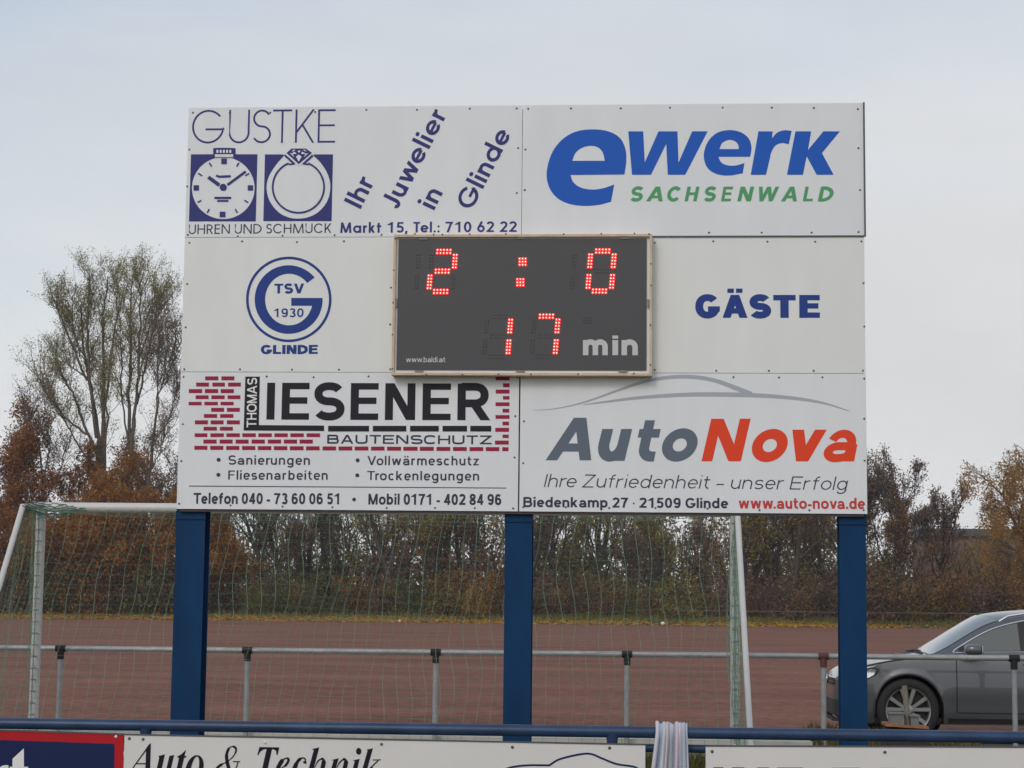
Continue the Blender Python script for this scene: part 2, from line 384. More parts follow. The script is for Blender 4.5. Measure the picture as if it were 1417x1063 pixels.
def ribbon(pts, ws, closed=False):
    """a band of width ws along pts, mitred"""
    n = len(pts); L, Rr = [], []
    if not isinstance(ws, (list, tuple)): ws = [ws]*n
    for i in range(n):
        a = pts[i-1] if (i or closed) else None; b = pts[(i+1) % n] if (i < n-1 or closed) else None
        def nrm(p, q):
            dx, dy = q[0]-p[0], q[1]-p[1]; l = math.hypot(dx, dy) or 1e-9
            return (-dy/l, dx/l)
        n1 = nrm(a, pts[i]) if a else None; n2 = nrm(pts[i], b) if b else None
        if n1 and n2:
            mx_, my_ = n1[0]+n2[0], n1[1]+n2[1]; l = math.hypot(mx_, my_) or 1e-9; mx_, my_ = mx_/l, my_/l
            k = 1/max(.5, mx_*n1[0]+my_*n1[1]); m_ = (mx_*k, my_*k)
        else: m_ = n1 or n2
        hl = hr_ = ws[i]/2
        if n1 and n2:
            crs = n1[0]*n2[1]-n1[1]*n2[0]; dt = n1[0]*n2[0]+n1[1]*n2[1]; ang = abs(atan2(crs, dt))
            if 1e-4 < ang < .8:      # on a bend the inner edge may not fold back on itself
                R_ = min(math.dist(a, pts[i]), math.dist(pts[i], b)) / (2*math.tan(ang/2)) * .97
                if crs > 0: hl = min(hl, R_)
                else: hr_ = min(hr_, R_)
        L.append((pts[i][0]+m_[0]*hl, pts[i][1]+m_[1]*hl)); Rr.append((pts[i][0]-m_[0]*hr_, pts[i][1]-m_[1]*hr_))
    V = L+Rr; F = [(i, (i+1) % n, n+(i+1) % n, n+i) for i in range(n if closed else n-1)]
    return V, F
def stroke_faces(s):
    if s[0] == 'p':
        pts = s[1]; cl = pts[-1] == 'closed'
        if cl: pts = pts[:-1]
        return ribbon(pts, s[2], cl)
    if s[0] == 'r': return [(s[1], s[2]), (s[3], s[2]), (s[3], s[4]), (s[1], s[4])], [(0, 1, 2, 3)]
    if s[0] == 'd':
        _, x0, y0, x1, y1, w = s
        q = w/2*sqrt(1+((x1-x0)/(y1-y0))**2)
        return [(x0-q, y0), (x0+q, y0), (x1+q, y1), (x1-q, y1)], [(0, 1, 2, 3)]
    if s[0] == 'c':
        _, x, y, r = s
        return [(x+r*cos(2*pi*j/20), y+r*sin(2*pi*j/20)) for j in range(20)], [tuple(range(20))]
class Ink:
    """flat print on the vertical plane y = Y; each shape lies a hair in front of the one before where they cross"""
    def __init__(s, Y, lift=.0012): s.Y, s.lift, s.k, s.mb = Y, lift, 0, MB()
    def put(s, V2, F, f):
        s.k += 1
        y = s.Y - s.lift - (s.k % 12)*.00006
        out = []
        for (a, b) in V2:
            x, z = f(a, b); out.append((x, y, z))
        # faces must look towards -y
        if F:
            i0, i1, i2 = (Vector((out[F[0][i]][0], out[F[0][i]][2], 0)) for i in (0, 1, 2))
            if (i1-i0).cross(i2-i0).z < 0: F = [tuple(reversed(q)) for q in F]
        s.mb.add(out, F)
    def px(s, a, b):
        p = at(a, b, s.Y); return p.x, p.z
    def poly(s, loops, zm=None):
        loops = [[(zm(*q[:2]) if zm else q[:2]) for q in lp] for lp in loops]
        tri = tessellate_polygon([[Vector((x, y, 0)) for x, y in lp] for lp in loops])
        flat = [q for lp in loops for q in lp]
        s.k += 1; y = s.Y - s.lift - (s.k % 12)*.00006
        out = []
        for q in flat:
            x, z = s.px(*q); out.append((x, y, z))
        F = []
        for t in tri:
            a, b, c = (Vector((out[i][0], out[i][2], 0)) for i in t)
            cr = (b-a).cross(c-a).z
            if abs(cr) > 1e-14: F.append(tuple(t) if cr > 0 else tuple(reversed(t)))
        s.mb.add(out, F)
    def line(s, pts, w, zm=None, closed=False):
        k = zm.k if zm else 1
        pts = [zm(*q) if zm else q for q in pts]
        ws = [a/k for a in w] if isinstance(w, (list, tuple)) else w/k
        V2, F = ribbon(pts, ws, closed); s.put(V2, F, s.px)
    def rect(s, x0, y0, x1, y1, zm=None): s.poly([[(x0, y0), (x1, y0), (x1, y1), (x0, y1)]], zm)
    def text(s, body, st, p0, p1, cap, zm=None, shear=0, spans=None):
        """print body from p0 to p1 (ink edges on the baseline), cap = capital height"""
        if zm: cap = cap/zm.k; p0, p1 = zm(*p0), zm(*p1)
        a = Vector(s.px(*p0)); b = Vector(s.px(*p1))
        mpp = (Vector(s.px(p0[0]+50, p0[1]))-Vector(s.px(*p0))).length/50
        ux = (b-a).normalized(); uy = Vector((-ux.y, ux.x))*cap*mpp
        L, x = [], 0
        if spans:
            for ch, (x0, x1) in zip(body, spans):
                L.append((ch, x0, x1))
        adv = 0; G = []
        for i, ch in enumerate(body):
            if ch == ' ': adv += st.sp; continue
            W, S = glyph(ch, st); g = st.gap
            if ch in 'TVWAvwry' and i+1 < len(body) and body[i+1] in 'aeouAVTr.,': g *= .3
            elif ch in 'OCDGSeocs': g *= .8
            G.append((adv, W, S)); adv += W+g
        xs = []
        for (o, W, S) in G:
            for k in S:
                V2, F = stroke_faces(k); xs += [q[0]+o+shear*q[1] for q in V2]
        lo, hi = min(xs), max(xs); kx = (b-a).length/(hi-lo)
        for (o, W, S) in G:
            for k in S:
                V2, F = stroke_faces(k)
                def f(q, r):
                    p = a + ux*((q+o+shear*r-lo)*kx) + uy*r
                    return p.x, p.y
                s.put(V2, F, f)
    def letters(s, items, st, base, cap, zm, shear=0):
        """items: (char, left, right) ink edges in the crop; base(x) gives the baseline"""
        for ch, x0, x1 in items: s.text(ch, st, (x0, base(x0)), (x1, base(x1)), cap, zm, shear)
    def build(s, m, parent, name='lettering', label=None):
        o = s.mb.build(name, m, parent)
        if label: o['label'] = label
        return o
def circ(cx, cy, rx, ry=None, a0=0, a1=360, n=56):
    ry = ry or rx; k = [(cx+rx*cos(radians(a0+(a1-a0)*i/n)), cy-ry*sin(radians(a0+(a1-a0)*i/n))) for i in range(n+1)]
    return k[:-1] if abs(a1-a0) == 360 else k
def smooth_loop(pts, n=6, closed=True):
    """points with a third value are corners; the rest are joined by a smooth curve"""
    N = len(pts); out = []
    rng = range(N if closed else N-1)
    for i in rng:
        p1, p2 = pts[i], pts[(i+1) % N]; p0, p3 = pts[i-1] if (closed or i) else p1, pts[(i+2) % N] if (closed or i+2 < N) else p2
        c1, c2 = len(p1) > 2, len(p2) > 2
        if c1 and c2: out.append(p1[:2]); continue
        if c1: p0 = (2*p1[0]-p2[0], 2*p1[1]-p2[1])
        if c2: p3 = (2*p2[0]-p1[0], 2*p2[1]-p1[1])
        for j in range(n):
            t = j/n
            out.append(tuple(.5*((2*p1[d])+(-p0[d]+p2[d])*t+(2*p0[d]-5*p1[d]+4*p2[d]-p3[d])*t*t+(-p0[d]+3*p1[d]-3*p2[d]+p3[d])*t**3) for d in (0, 1)))
    if not closed: out.append(pts[-1][:2])
    return out

# ---------------------------------------------------------------- ground
def ash_material():
    m = bpy.data.materials.new('red_ash'); m.use_nodes = True
    n = m.node_tree; b = n.nodes['Principled BSDF']; b.inputs['Roughness'].default_value = .95; b.inputs['Specular IOR Level'].default_value = .1
    t = n.nodes.new('ShaderNodeTexCoord')
    def noise(scale, sc, det=6):
        mpn = n.nodes.new('ShaderNodeMapping'); mpn.inputs['Scale'].default_value = sc
        z = n.nodes.new('ShaderNodeTexNoise'); z.inputs['Scale'].default_value = scale; z.inputs['Detail'].default_value = det; z.inputs['Roughness'].default_value = .65
        n.links.new(t.outputs['Object'], mpn.inputs['Vector']); n.links.new(mpn.outputs['Vector'], z.inputs['Vector']); return z
    a = noise(5, (1, .7, 1), 8); c = noise(.35, (.35, 1, 1)); d = noise(40, (1, 1, 1), 3)
    r = n.nodes.new('ShaderNodeValToRGB'); r.color_ramp.elements[0].position = .36; r.color_ramp.elements[0].color = (.125, .056, .039, 1)
    r.color_ramp.elements[1].position = .65; r.color_ramp.elements[1].color = (.295, .145, .102, 1)
    ad = n.nodes.new('ShaderNodeMath'); ad.operation = 'MULTIPLY_ADD'; ad.inputs[1].default_value = .45
    ml = n.nodes.new('ShaderNodeMath'); ml.operation = 'MULTIPLY'; ml.inputs[1].default_value = .55
    n.links.new(a.outputs['Fac'], ml.inputs[0]); n.links.new(c.outputs['Fac'], ad.inputs[0]); n.links.new(ml.outputs[0], ad.inputs[2])
    n.links.new(ad.outputs[0], r.inputs['Fac']); n.links.new(r.outputs['Color'], b.inputs['Base Color'])
    bp = n.nodes.new('ShaderNodeBump'); bp.inputs['Strength'].default_value = .6; bp.inputs['Distance'].default_value = .03
    n.links.new(a.outputs['Fac'], bp.inputs['Height']); n.links.new(bp.outputs['Normal'], b.inputs['Normal'])
    return m
M_ash = ash_material()
M_soil = mat('grassy_soil', (.085, .080, .035), .95, var=.45, scale=3, bump=.6, bscale=8)
M_kerb = mat('pale_concrete', (.47, .46, .42), .85, var=.12, scale=4, bump=.2)
FAR = 152.0
g = MB(); g.add([(-3000, -300, -.012), (3000, -300, -.012), (3000, 5000, -.012), (-3000, 5000, -.012)], [(0, 1, 2, 3)])
tag(g.build('ground', M_soil), kind='structure')
g = MB(); g.add([(-150, 21.95, 0), (150, 21.95, 0), (150, FAR, 0), (-150, FAR, 0)], [(0, 1, 2, 3)])
tag(g.build('ash_pitch', M_ash), kind='structure')
g = MB(); g.box(-30, 20.95, -.05, 1.72, 21.95, .045)
tag(g.build('path', M_kerb), kind='structure')
# grassy bank beyond the far edge of the pitch
g = MB(); xs = [-150+6*i for i in range(51)]; prof = [(FAR, 0), (FAR+1.2, .16), (FAR+2.5, .32), (FAR+5, .5), (FAR+30, .7), (FAR+80, .8)]
vv = [(x, y, z + (RND.uniform(-.04, .04) if i > 1 else 0)) for (i, (y, z)) in enumerate(prof) for x in xs]
g.add(vv, [(i*51+j, i*51+j+1, (i+1)*51+j+1, (i+1)*51+j) for i in range(len(prof)-1) for j in range(50)], True)
tag(g.build('bank', M_soil), kind='structure')
def bank_z(y): 
    for (y0, z0), (y1, z1) in zip(prof, prof[1:]):
        if y0 <= y <= y1: return z0+(z1-z0)*(y-y0)/(y1-y0)
    return 0 if y < FAR else .8
def blade_field(n, xr, yr, hr, m, name, zf=lambda y: 0, wide=.012, dens=None):
    b = MB()
    for i in range(n):
        x, y = RND.uniform(*xr), RND.uniform(*yr)
        if dens and RND.random() > dens(x, y): continue
        h = RND.uniform(*hr); a = RND.uniform(0, pi); dx, dy = cos(a)*wide, sin(a)*wide
        lx, ly = RND.uniform(-.4, .4)*h, RND.uniform(-.4, .4)*h; z = zf(y)
        b.add([(x-dx, y-dy, z), (x+dx, y+dy, z), (x+lx*.4+dx*.7, y+ly*.4+dy*.7, z+h*.6), (x+lx, y+ly, z+h), (x+lx*.4-dx*.7, y+ly*.4-dy*.7, z+h*.6)], [(0, 1, 2, 3, 4)])
    return tag(b.build(name, m), kind='stuff')
M_grass = leafmat('autumn_grass', [(.06, .085, .02), (.12, .12, .035), (.20, .15, .05), (.08, .10, .025), (.25, .19, .08)])
M_farGrass = leafmat('verge_grass', [(.12, .15, .03), (.17, .17, .04), (.22, .18, .05), (.10, .12, .025)])
blade_field(3600, (1.72, 3.5), (20.6, 22.4), (.03, .13), M_grass, 'grass', dens=lambda x, y: .35+.65*(sin(x*5.3+1)*sin(x*2.1+y*1.7) > -.1) if x < 3.2 else .25)
blade_field(5000, (-1, 3.2), (15.5, 18.2), (.05, .16), M_grass, 'long_grass', wide=.02)
blade_field(26000, (-52, 42), (FAR+1.0, FAR+6), (.12, .42), M_farGrass, 'verge_grass', bank_z, .05, dens=lambda x, y: .12 if x < -10 else .4 if x < 14 else .9)
blade_field(900, (1.75, 2.75), (21.0, 22.6), (.06, .2), M_grass, 'grass_tuft', wide=.007)
M_fallen = leafmat('fallen_leaves_yellow', [(.46, .24, .03), (.56, .33, .04), (.32, .14, .025), (.50, .28, .03)])
b = MB()
for i in range(15000):
    x = RND.uniform(-52, 42); y = FAR + (abs(RND.gauss(0, 1))*1.3 if RND.random() < .8 else -abs(RND.gauss(0, 1))*5)
    if RND.random() > (.5 if x < 0 else .9*max(.12, 1-abs(x-11)/13)): continue
    z = bank_z(y)+.02+RND.random()*.10; s_ = RND.uniform(.06, .15); a = RND.uniform(0, pi); t = RND.uniform(-.6, .6)
    dx, dy = cos(a)*s_, sin(a)*s_
    b.add([(x-dx, y-dy, z), (x+dy, y-dx, z+.02), (x+dx, y+dy, z+s_*abs(t)+.03), (x-dy, y+dx, z+.05)], [(0, 1, 2, 3)])
tag(b.build('fallen_leaves', M_fallen), kind='stuff')

# ---------------------------------------------------------------- scoreboard
BY = 12.5
xL, xR, zB, zT = -3.094, -3.094+4.475, 2.05, 2.05+2.688
xM = at(720.5, 420, BY).x
zR1 = at(720, 327.5, BY).z; zR2 = at(720, 515.8, BY).z
stand = thing('scoreboard_stand', 'dark blue steel stand of three H-section posts and beams carrying the scoreboard panels', 'stand', (xM, BY+.1, 0))
for (pl, pr, py) in ((241.5, 281, 800), (697.5, 735, 860), (1163, 1199.5, 880)):
    x0, x1 = at(pl, py, BY+.05).x, at(pr, py, BY+.05).x
    p = MB(); y0 = BY+.05; d = .17; t = .012; zt = zT-.05
    p.box(x0, y0, 0, x1, y0+t, zt); p.box(x0, y0+d-t, 0, x1, y0+d, zt); xm = (x0+x1)/2; p.box(xm-.006, y0+t, 0, xm+.006, y0+d-t, zt)
    po = p.build('post', M_postblue, stand)
    c = MB(); c.box(x0-.004, y0-.008, zB-.065, x1+.004, y0-.001, zB-.012); c.build('bracket_plate', M_postblue, po)
for z in (zB+.02, zR2, zR1, zT-.06):
    p = MB(); p.box(xL+.02, BY+.012, z-.035, xR-.02, BY+.045, z+.035); p.build('cross_beam', M_beam, stand)

def panel_thing(label, x0, x1, z0, z1, m, edge=False):
    t = thing('advertising_panel', label, 'sign', ((x0+x1)/2, BY, z0), 'panels of the scoreboard')
    p = MB(); gap = .0015
    p.box(x0+gap, BY, z0+gap, x1-gap, BY+.006, z1-gap); p.build('panel', m, t)
    e = MB(); q = .004
    if edge:
        e.box(x1-gap, BY-.010, z0-.006, x1+.009, BY+.008, z1); e.box(x0, BY-.010, z0-.007, x1-gap, BY+.008, z0+gap-.0005)
        e.build('edge_strip', M_edge, t)
    return t
def screws(t, pts, m=M_screw_dark, r=.0068):
    for i, (px_, py_) in enumerate(pts):
        p = at(px_, py_, BY); b = MB(); b.lathe([(r, -.0001), (r*.92, -.003), (r*.5, -.0045), (.0005, -.0047)], (p.x, BY, p.z), 'y', 10); b.build('screw', m if i % 4 else M_screw, t)

# -- jeweller's panel
t1 = panel_thing('white jeweller panel with watch and ring emblems, top left of the scoreboard', xL, xM, zR1, zT, M_panel)
Z = Zm(250, 140, 5.596); I = Ink(BY)
ST = Style(.055, geo=True, sq=1, hw=.055)
bl = lambda x: 329-(x-85)*.0066
for ch, a, c in (('G', 85, 335), ('U', 370, 531), ('S', 557, 697), ('T', 710, 858), ('K', 883, 1034), ('E', 1060, 1195)):
    st = Style(.055, geo=True, sq=1, hw=.055, wid={ch: (c-a)/262})
    I.text(ch, st, (a, bl(a)), (c, bl(c)), 262, Z)
I.build(M_navy, t1)
I = Ink(BY); I.text('UHREN UND SCHMUCK', Style(.11, geo=True, sq=1, hw=.11, gap=.15, sp=.30), (62, 1030), (1166, 1021), 74, Z)
I.build(M_slate, t1)
I = Ink(BY)
I.poly([[(80, 412), (256, 412), (256, 432), (595, 412), (582, 932), (64, 932)][:2]+[(595, 412), (582, 932), (64, 932)], circ(330, 674, 243, 240)], Z)
I.build(M_navy, t1, 'watch_emblem')
I = Ink(BY, .0022); I.rect(262, 405, 412, 442, Z); I.build(M_panel, t1, 'emblem_ground')
I = Ink(BY, .0032)
I.poly([smooth_loop([(253, 375), (265, 364), (412, 364), (424, 375), (424, 400), (414, 411), (264, 411), (253, 400)], 3)], Z)
I.line([(263, 411), (263, 440)], 5, Z); I.line([(410, 411), (410, 440)], 5, Z); I.line([(263, 436), (410, 436)], 6, Z)
for (a, c, d, e) in ((315, 445, 358, 488), (100, 652, 142, 693), (520, 652, 561, 693), (303, 857, 347, 900)): I.rect(a, c, d, e, Z)
for (a, c, d, e) in ((222, 478, 241, 507), (452, 478, 434, 507), (136, 560, 167, 578), (532, 560, 501, 578), (131, 785, 161, 770), (494, 768, 523, 786), (222, 836, 206, 866), (423, 836, 440, 866)):
    I.line([(a, c), (d, e)], 11, Z)
I.line([(215, 589), (300, 652)], 28, Z); I.line([(362, 650), (505, 545)], 19, Z)
I.poly([circ(330, 668, 27)], Z); I.line([(275, 576), (300, 586), (388, 582)], 17, Z); I.line([(262, 750), (392, 750)], 17, Z); I.line([(283, 773), (370, 773)], 14, Z)
I.build(M_navy, t1, 'watch_dial')
I = Ink(BY, .0042)
for k in range(5): I.rect(278+k*25, 379, 293+k*25, 402, Z)
I.build(M_panel, t1, 'emblem_ground')
I = Ink(BY)
drop = smooth_loop([(800, 424, 1), (740, 492), (685, 580), (665, 670), (690, 775), (760, 862), (840, 902), (910, 910), (985, 900), (1065, 860), (1135, 775), (1159, 665), (1140, 570), (1090, 485), (1030, 424, 1)], 7)
I.poly([[(653, 413), (1180, 413), (1169, 930), (640, 930)], drop], Z)
I.build(M_navy, t1, 'ring_emblem')
I = Ink(BY, .0022); I.poly([[(800, 411), (862, 364), (970, 364), (1030, 411), (1030, 426), (915, 505), (800, 426)]], Z); I.build(M_panel, t1, 'emblem_ground')
I = Ink(BY, .0032)
I.line(circ(912, 666, 199, 199, 68, -248, 60), 14, Z)
I.line([(805, 418), (880, 486)], 16, Z); I.line([(1024, 420), (952, 486)], 16, Z); I.line([(838, 492), (885, 484)], 12, Z); I.line([(990, 492), (945, 484)], 12, Z)
I.poly([[(820, 402), (860, 368), (970, 368), (1018, 402), (915, 490)]], Z)
I.build(M_navy, t1, 'ring_outline')
I = Ink(BY, .0042)
for tri in (((872, 378), (890, 378), (862, 394)), ((905, 385), (930, 385), (917, 402)), ((945, 378), (965, 378), (975, 394)), ((845, 402), (868, 410), (880, 436)), ((880, 392), (900, 410), (862, 410)),
            ((938, 392), (975, 410), (935, 410)), ((992, 402), (968, 410), (955, 436)), ((915, 415), (938, 432), (915, 470), (894, 432))):
    I.poly([list(tri)], Z)
I.build(M_panel, t1, 'emblem_ground')
Z = Zm(460, 140, 5.248); SJ = Style(.165, X=.70, geo=True, sq=1, hw=.15, gap=.13, asc=1.03)
for body, p0, p1 in (('Ihr', (205, 785), (308, 586)), ('Juwelier', (474, 790), (834, 97)), ('in', (738, 797), (803, 668)), ('Glinde', (1012, 797), (1302, 237))):
    I = Ink(BY); I.text(body, SJ, p0, p1, 139, Z); I.build(M_navy, t1)
I = Ink(BY); I.text('Markt 15, Tel.: 710 62 22', Style(.185, X=.70, geo=True, sq=1, hw=.165, gap=.15, sp=.36), (57, 958), (1338, 950), 77, Z); I.build(M_navy, t1)
screws(t1, [(267, 156), (318, 156), (374, 156), (436, 155), (507, 152), (577, 152), (650, 150.5), (715, 150), (262, 207), (259, 258), (260, 325), (329, 327), (391, 326), (463, 325.5), (528, 325), (717, 205), (715, 267), (574, 324)])

# -- energy company panel
t2 = panel_thing('white panel with blue ewerk logo and green SACHSENWALD, top right of the scoreboard', xM, xR, zR1, zT, M_panel, True)
Z = Zm(720, 130, 2.892); I = Ink(BY)
I.poly([smooth_loop([(417, 323, 1), (424, 268), (421, 222), (400, 178), (355, 151), (290, 142), (220, 152), (165, 185), (125, 240), (106, 310), (112, 365), (140, 410), (185, 437), (245, 448), (310, 445), (363, 432, 1), (376, 363, 1), (330, 378), (285, 383), (240, 374), (212, 353), (201, 325, 1)]),
        smooth_loop([(208, 268, 1), (220, 238), (245, 217), (280, 208), (310, 214), (330, 235), (338, 268, 1)])], Z)
I.build(M_ewerk, t2, 'logo')
I = Ink(BY)
I.poly([[(432, 150), (492, 150), (498, 275), (553, 150), (629, 150), (633, 275), (688, 150), (750, 150), (660, 324), (590, 324), (584, 200), (523, 324), (447, 324)]], Z)
I.poly([smooth_loop([(920, 252, 1), (925, 215), (915, 180), (885, 155), (840, 145), (790, 155), (755, 185), (736, 230), (737, 270), (755, 303), (790, 322), (835, 327), (890, 318, 1), (897, 277, 1), (860, 287), (825, 285), (803, 273), (793, 252, 1)]),
        smooth_loop([(797, 221, 1), (808, 197), (835, 184), (860, 190), (872, 205), (874, 221, 1)])], Z)
I.poly([smooth_loop([(953, 150, 1), (1010, 150, 1), (1007, 178, 1), (1027, 156), (1055, 146), (1086, 148, 1), (1074, 202, 1), (1046, 197), (1020, 208), (1004, 235), (998, 262), (983, 324, 1), (922, 324, 1)])], Z)
I.poly([[(1101, 150), (1164, 150), (1151, 225), (1213, 150), (1279, 150), (1207, 237), (1254, 324), (1186, 324), (1146, 250), (1131, 324), (1067, 324)]], Z)
I.build(M_ewerk, t2)
I = Ink(BY)
I.letters([('S', 441, 492), ('A', 503, 570), ('C', 588, 642), ('H', 657, 717), ('S', 735, 784), ('E', 803, 852), ('N', 868, 936), ('W', 955, 1036), ('A', 1043, 1107), ('L', 1130, 1171), ('D', 1190, 1254)],
          Style(.23, sq=1, hw=.18), lambda x: 430, 60, Z, .2)
I.build(M_green, t2)
screws(t2, [(731, 150.5), (790, 150), (859, 150), (927, 149), (1000, 149), (1068, 149), (1126, 149.5), (1187, 151), (727, 207), (726, 263), (1188, 205), (1190, 263), (1188, 321), (1123, 322), (1054, 322), (981, 322)])

# -- club panel, guests panel
t3 = panel_thing('warm white panel with blue TSV 1930 GLINDE club crest, left of the display', xL-.0, xM, zR2, zR1, M_panel_warm)
Z = Zm(240, 320, 4.428); I = Ink(BY)
I.line(circ(707, 418, 254, 254, n=72), 16, Z, True)
I.poly([circ(706, 419, 208, 210, 40, 362.6, 60)+[(722, 409), (722, 457)]+circ(708, 419, 146, 158, -14, -320, 50)], Z)
I.build(M_club, t3, 'club_crest')
SB = Style(.24, gap=.10, hw=.2)
for body, st, p0, p1, cap in (('TSV', Style(.25, gap=.09, hw=.20), (618, 382), (800, 381), 60), ('1930', Style(.17, gap=.14), (612, 527), (797, 526), 53), ('GLINDE', Style(.27, gap=.09, hw=.23), (535, 753), (884, 752), 55)):
    I = Ink(BY); I.text(body, st, p0, p1, cap, Z); I.build(M_club, t3)
screws(t3, [(262, 336), (335, 334), (411, 335), (476, 334), (259, 393), (257, 453), (255, 511), (332, 511), (404, 511.5), (469, 511.5), (541, 398), (540, 449), (540, 511)])
t4 = panel_thing('warm white panel reading GÄSTE in blue, right of the display', xM, xR, zR2, zR1, M_panel_warm)
Z = Zm(940, 380, 6.441); I = Ink(BY)
I.letters([('G', 142, 361), ('Ä', 385, 608), ('S', 626, 819), ('T', 838, 1038), ('E', 1070, 1253)], Style(.30, hw=.235, sq=.92), lambda x: 386, 208, Z)
I.build(M_club, t4)
screws(t4, [(906, 336), (987, 334), (1062, 334.5), (1128, 334.5), (1192, 334), (1195, 392), (1196, 452), (906, 512), (991, 513), (1064, 513), (1126, 513), (1194, 513)])

# -- builder's panel
t5 = panel_thing('white builder panel with IESENER lettering and red brick pattern, bottom left of the scoreboard', xL-.0, xM-.003, zB, zR2, M_panel)
Z = Zm(240, 505, 2.892); I = Ink(BY)
rows = [(46, 62, [(127, 180), (192, 244)]), (71, 87, [(91, 142), (156, 206), (219, 270)]), (97, 113, [(62, 115), (126, 179), (189, 242)]), (122, 137, [(89, 141), (152, 205), (217, 268)]),
        (148, 162, [(61, 113), (124, 178), (189, 241)]), (172, 188, [(151, 203), (214, 266)]), (197, 212, [(122, 175), (187, 240)]), (222, 238, [(86, 138), (149, 201), (214, 266)]), (248, 263, [(121, 174), (186, 238)]),
        (274, 289, [(85, 136), (148, 202), (212, 266), (276, 330), (340, 394), (404, 458), (468, 522), (533, 587)]), (299, 315, [(120, 173), (185, 237), (249, 301), (313, 366), (378, 431), (442, 495), (505, 558)]),
        (46, 62, [(1289, 1345)]), (74, 90, [(1319, 1345)]), (99, 115, [(1290, 1345)]), (125, 139, [(1319, 1345)]), (150, 165, [(1289, 1345)]), (176, 191, [(1317, 1344)]), (201, 216, [(1289, 1345)]), (227, 242, [(1317, 1343)]),
        (252, 268, [(1288, 1343)]), (279, 293, [(1317, 1342)]), (303, 319, [(1287, 1342)])]
for (a, c, L) in rows:
    for (x0, x1) in L: I.rect(x0, a, x1, c, Z)
for (x0, x1) in ((84, 136), (147, 200), (211, 264), (275, 328), (338, 392), (402, 456), (466, 521), (531, 585), (597, 651), (661, 716), (725, 780), (791, 845), (855, 911), (920, 977), (986, 1042), (1053, 1108), (1119, 1174), (1185, 1240), (1250, 1304), (1316, 1341)):
    o = (x0-84)*.0045; I.rect(x0, 324+o, x1, 340+o, Z)
I.build(M_brick, t5, 'brick_pattern')
I = Ink(BY)
I.poly([[(288, 47), (346, 47), (342, 241), (603, 243), (603, 265), (281, 263)]], Z)
for (a, c) in ((619, 783), (798, 932), (947, 1062), (1077, 1175), (1188, 1272)): I.rect(a, 244, c, 267, Z)
I.build(M_black, t5, 'black_bar')
I = Ink(BY); bl = lambda x: 219+(x-372)*.0032
I.letters([('I', 372, 404), ('E', 432, 542), ('S', 562, 684), ('E', 708, 819), ('N', 846, 967), ('E', 996, 1109), ('R', 1136, 1268)], Style(.215, hw=.175), bl, 147, Z)
I.build(M_black, t5)
I = Ink(BY, .0026); I.text('THOMAS', Style(.17, gap=.10), (332, 250), (335, 52), 39, Z); I.build(M_white_ink, t5, label='white THOMAS lettering running up the black bar')
I = Ink(BY); I.text('BAUTENSCHUTZ', Style(.20, gap=.22, sq=.72, hw=.17, wid=dict(B=1.25, A=1.35, U=1.3, T=1.2, E=1.2, N=1.3, S=1.3, C=1.3, H=1.3, Z=1.25)), (615, 315), (1274, 318), 35, Z); I.build(M_slate, t5)
SW = Style(.17, gap=.20, sq=.85, hw=.13)
for body, p0, p1, cap in (('Sanierungen', (220, 399), (546, 400), 36), ('Fliesenarbeiten', (219, 459), (617, 460), 36), ('Vollwärmeschutz', (776, 401), (1222, 402), 36), ('Trockenlegungen', (775, 461), (1223, 463), 36)):
    I = Ink(BY); I.text(body, SW, p0, p1, cap, Z); I.poly([circ(p0[0]-39, p0[1]-19, 8, n=18)], Z); I.build(M_slate, t5)
I = Ink(BY); I.line([(62, 485), (1332, 493)], 3.5, Z); I.build(M_slate, t5, 'rule')
I = Ink(BY); I.text('Telefon 040 - 73 60 06 51', Style(.21, gap=.13, sp=.30), (80, 556), (665, 558), 43, Z); I.poly([circ(723, 539, 7.5, n=18)], Z)
I.text('Mobil 0171 - 402 84 96', Style(.21, gap=.13, sp=.30), (780, 559), (1312, 561), 43, Z); I.build(M_slate, t5)
screws(t5, [(254, 521.5), (369, 521), (434, 522), (510, 521), (253, 587), (251, 638), (248, 697), (319, 699.5), (391, 701), (460, 702), (535, 703), (602, 703), (657, 703), (710, 703.5), (713, 576), (712, 633), (716, 522)])

# -- car dealer's panel
t6 = panel_thing('white panel with AutoNova lettering under a grey car outline, bottom right of the scoreboard', xM+.003, xR+.002, zB, zR2, M_panel)
Z = Zm(720, 505, 2.892); I = Ink(BY)
up = smooth_loop([(50, 181), (120, 178), (200, 164), (280, 142), (380, 106), (480, 72), (560, 54), (640, 47), (720, 51), (790, 66), (850, 88), (925, 118)], 5, False)
lo = smooth_loop([(250, 160), (340, 148), (460, 133), (600, 122), (720, 118), (840, 119), (950, 122), (1050, 129), (1140, 139), (1230, 157), (1320, 186)], 5, False)
I.line(up, [1.5+14*sin(pi*min(1, (i/len(up)))*.62)**1.3+(6 if i > len(up)*.8 else 0)*((i/len(up)-.8)/.2) for i in range(len(up))], Z)
I.line(lo, [1.2+16*max(0, sin(pi*i/(len(lo)-1)))**.8 for i in range(len(lo))], Z)
I.build(M_swoosh, t6, 'logo', 'grey swoosh outline of a car roof')
I = Ink(BY); SA = Style(.235, X=.745, hw=.20, sq=1, geo=False, asc=1.0, wid=dict(A=1.0, u=.64, t=.50, o=.78, N=.86, v=.72, a=.70)); sh = .22
I.letters([('A', 101, 284)], Style(.235, hw=.19, sq=1), lambda x: 382, 171, Z, .25)
I.letters([('u', 311, 448), ('t', 470, 562), ('o', 567, 710)], SA, lambda x: 384, 172, Z, sh); I.build(M_autogrey, t6)
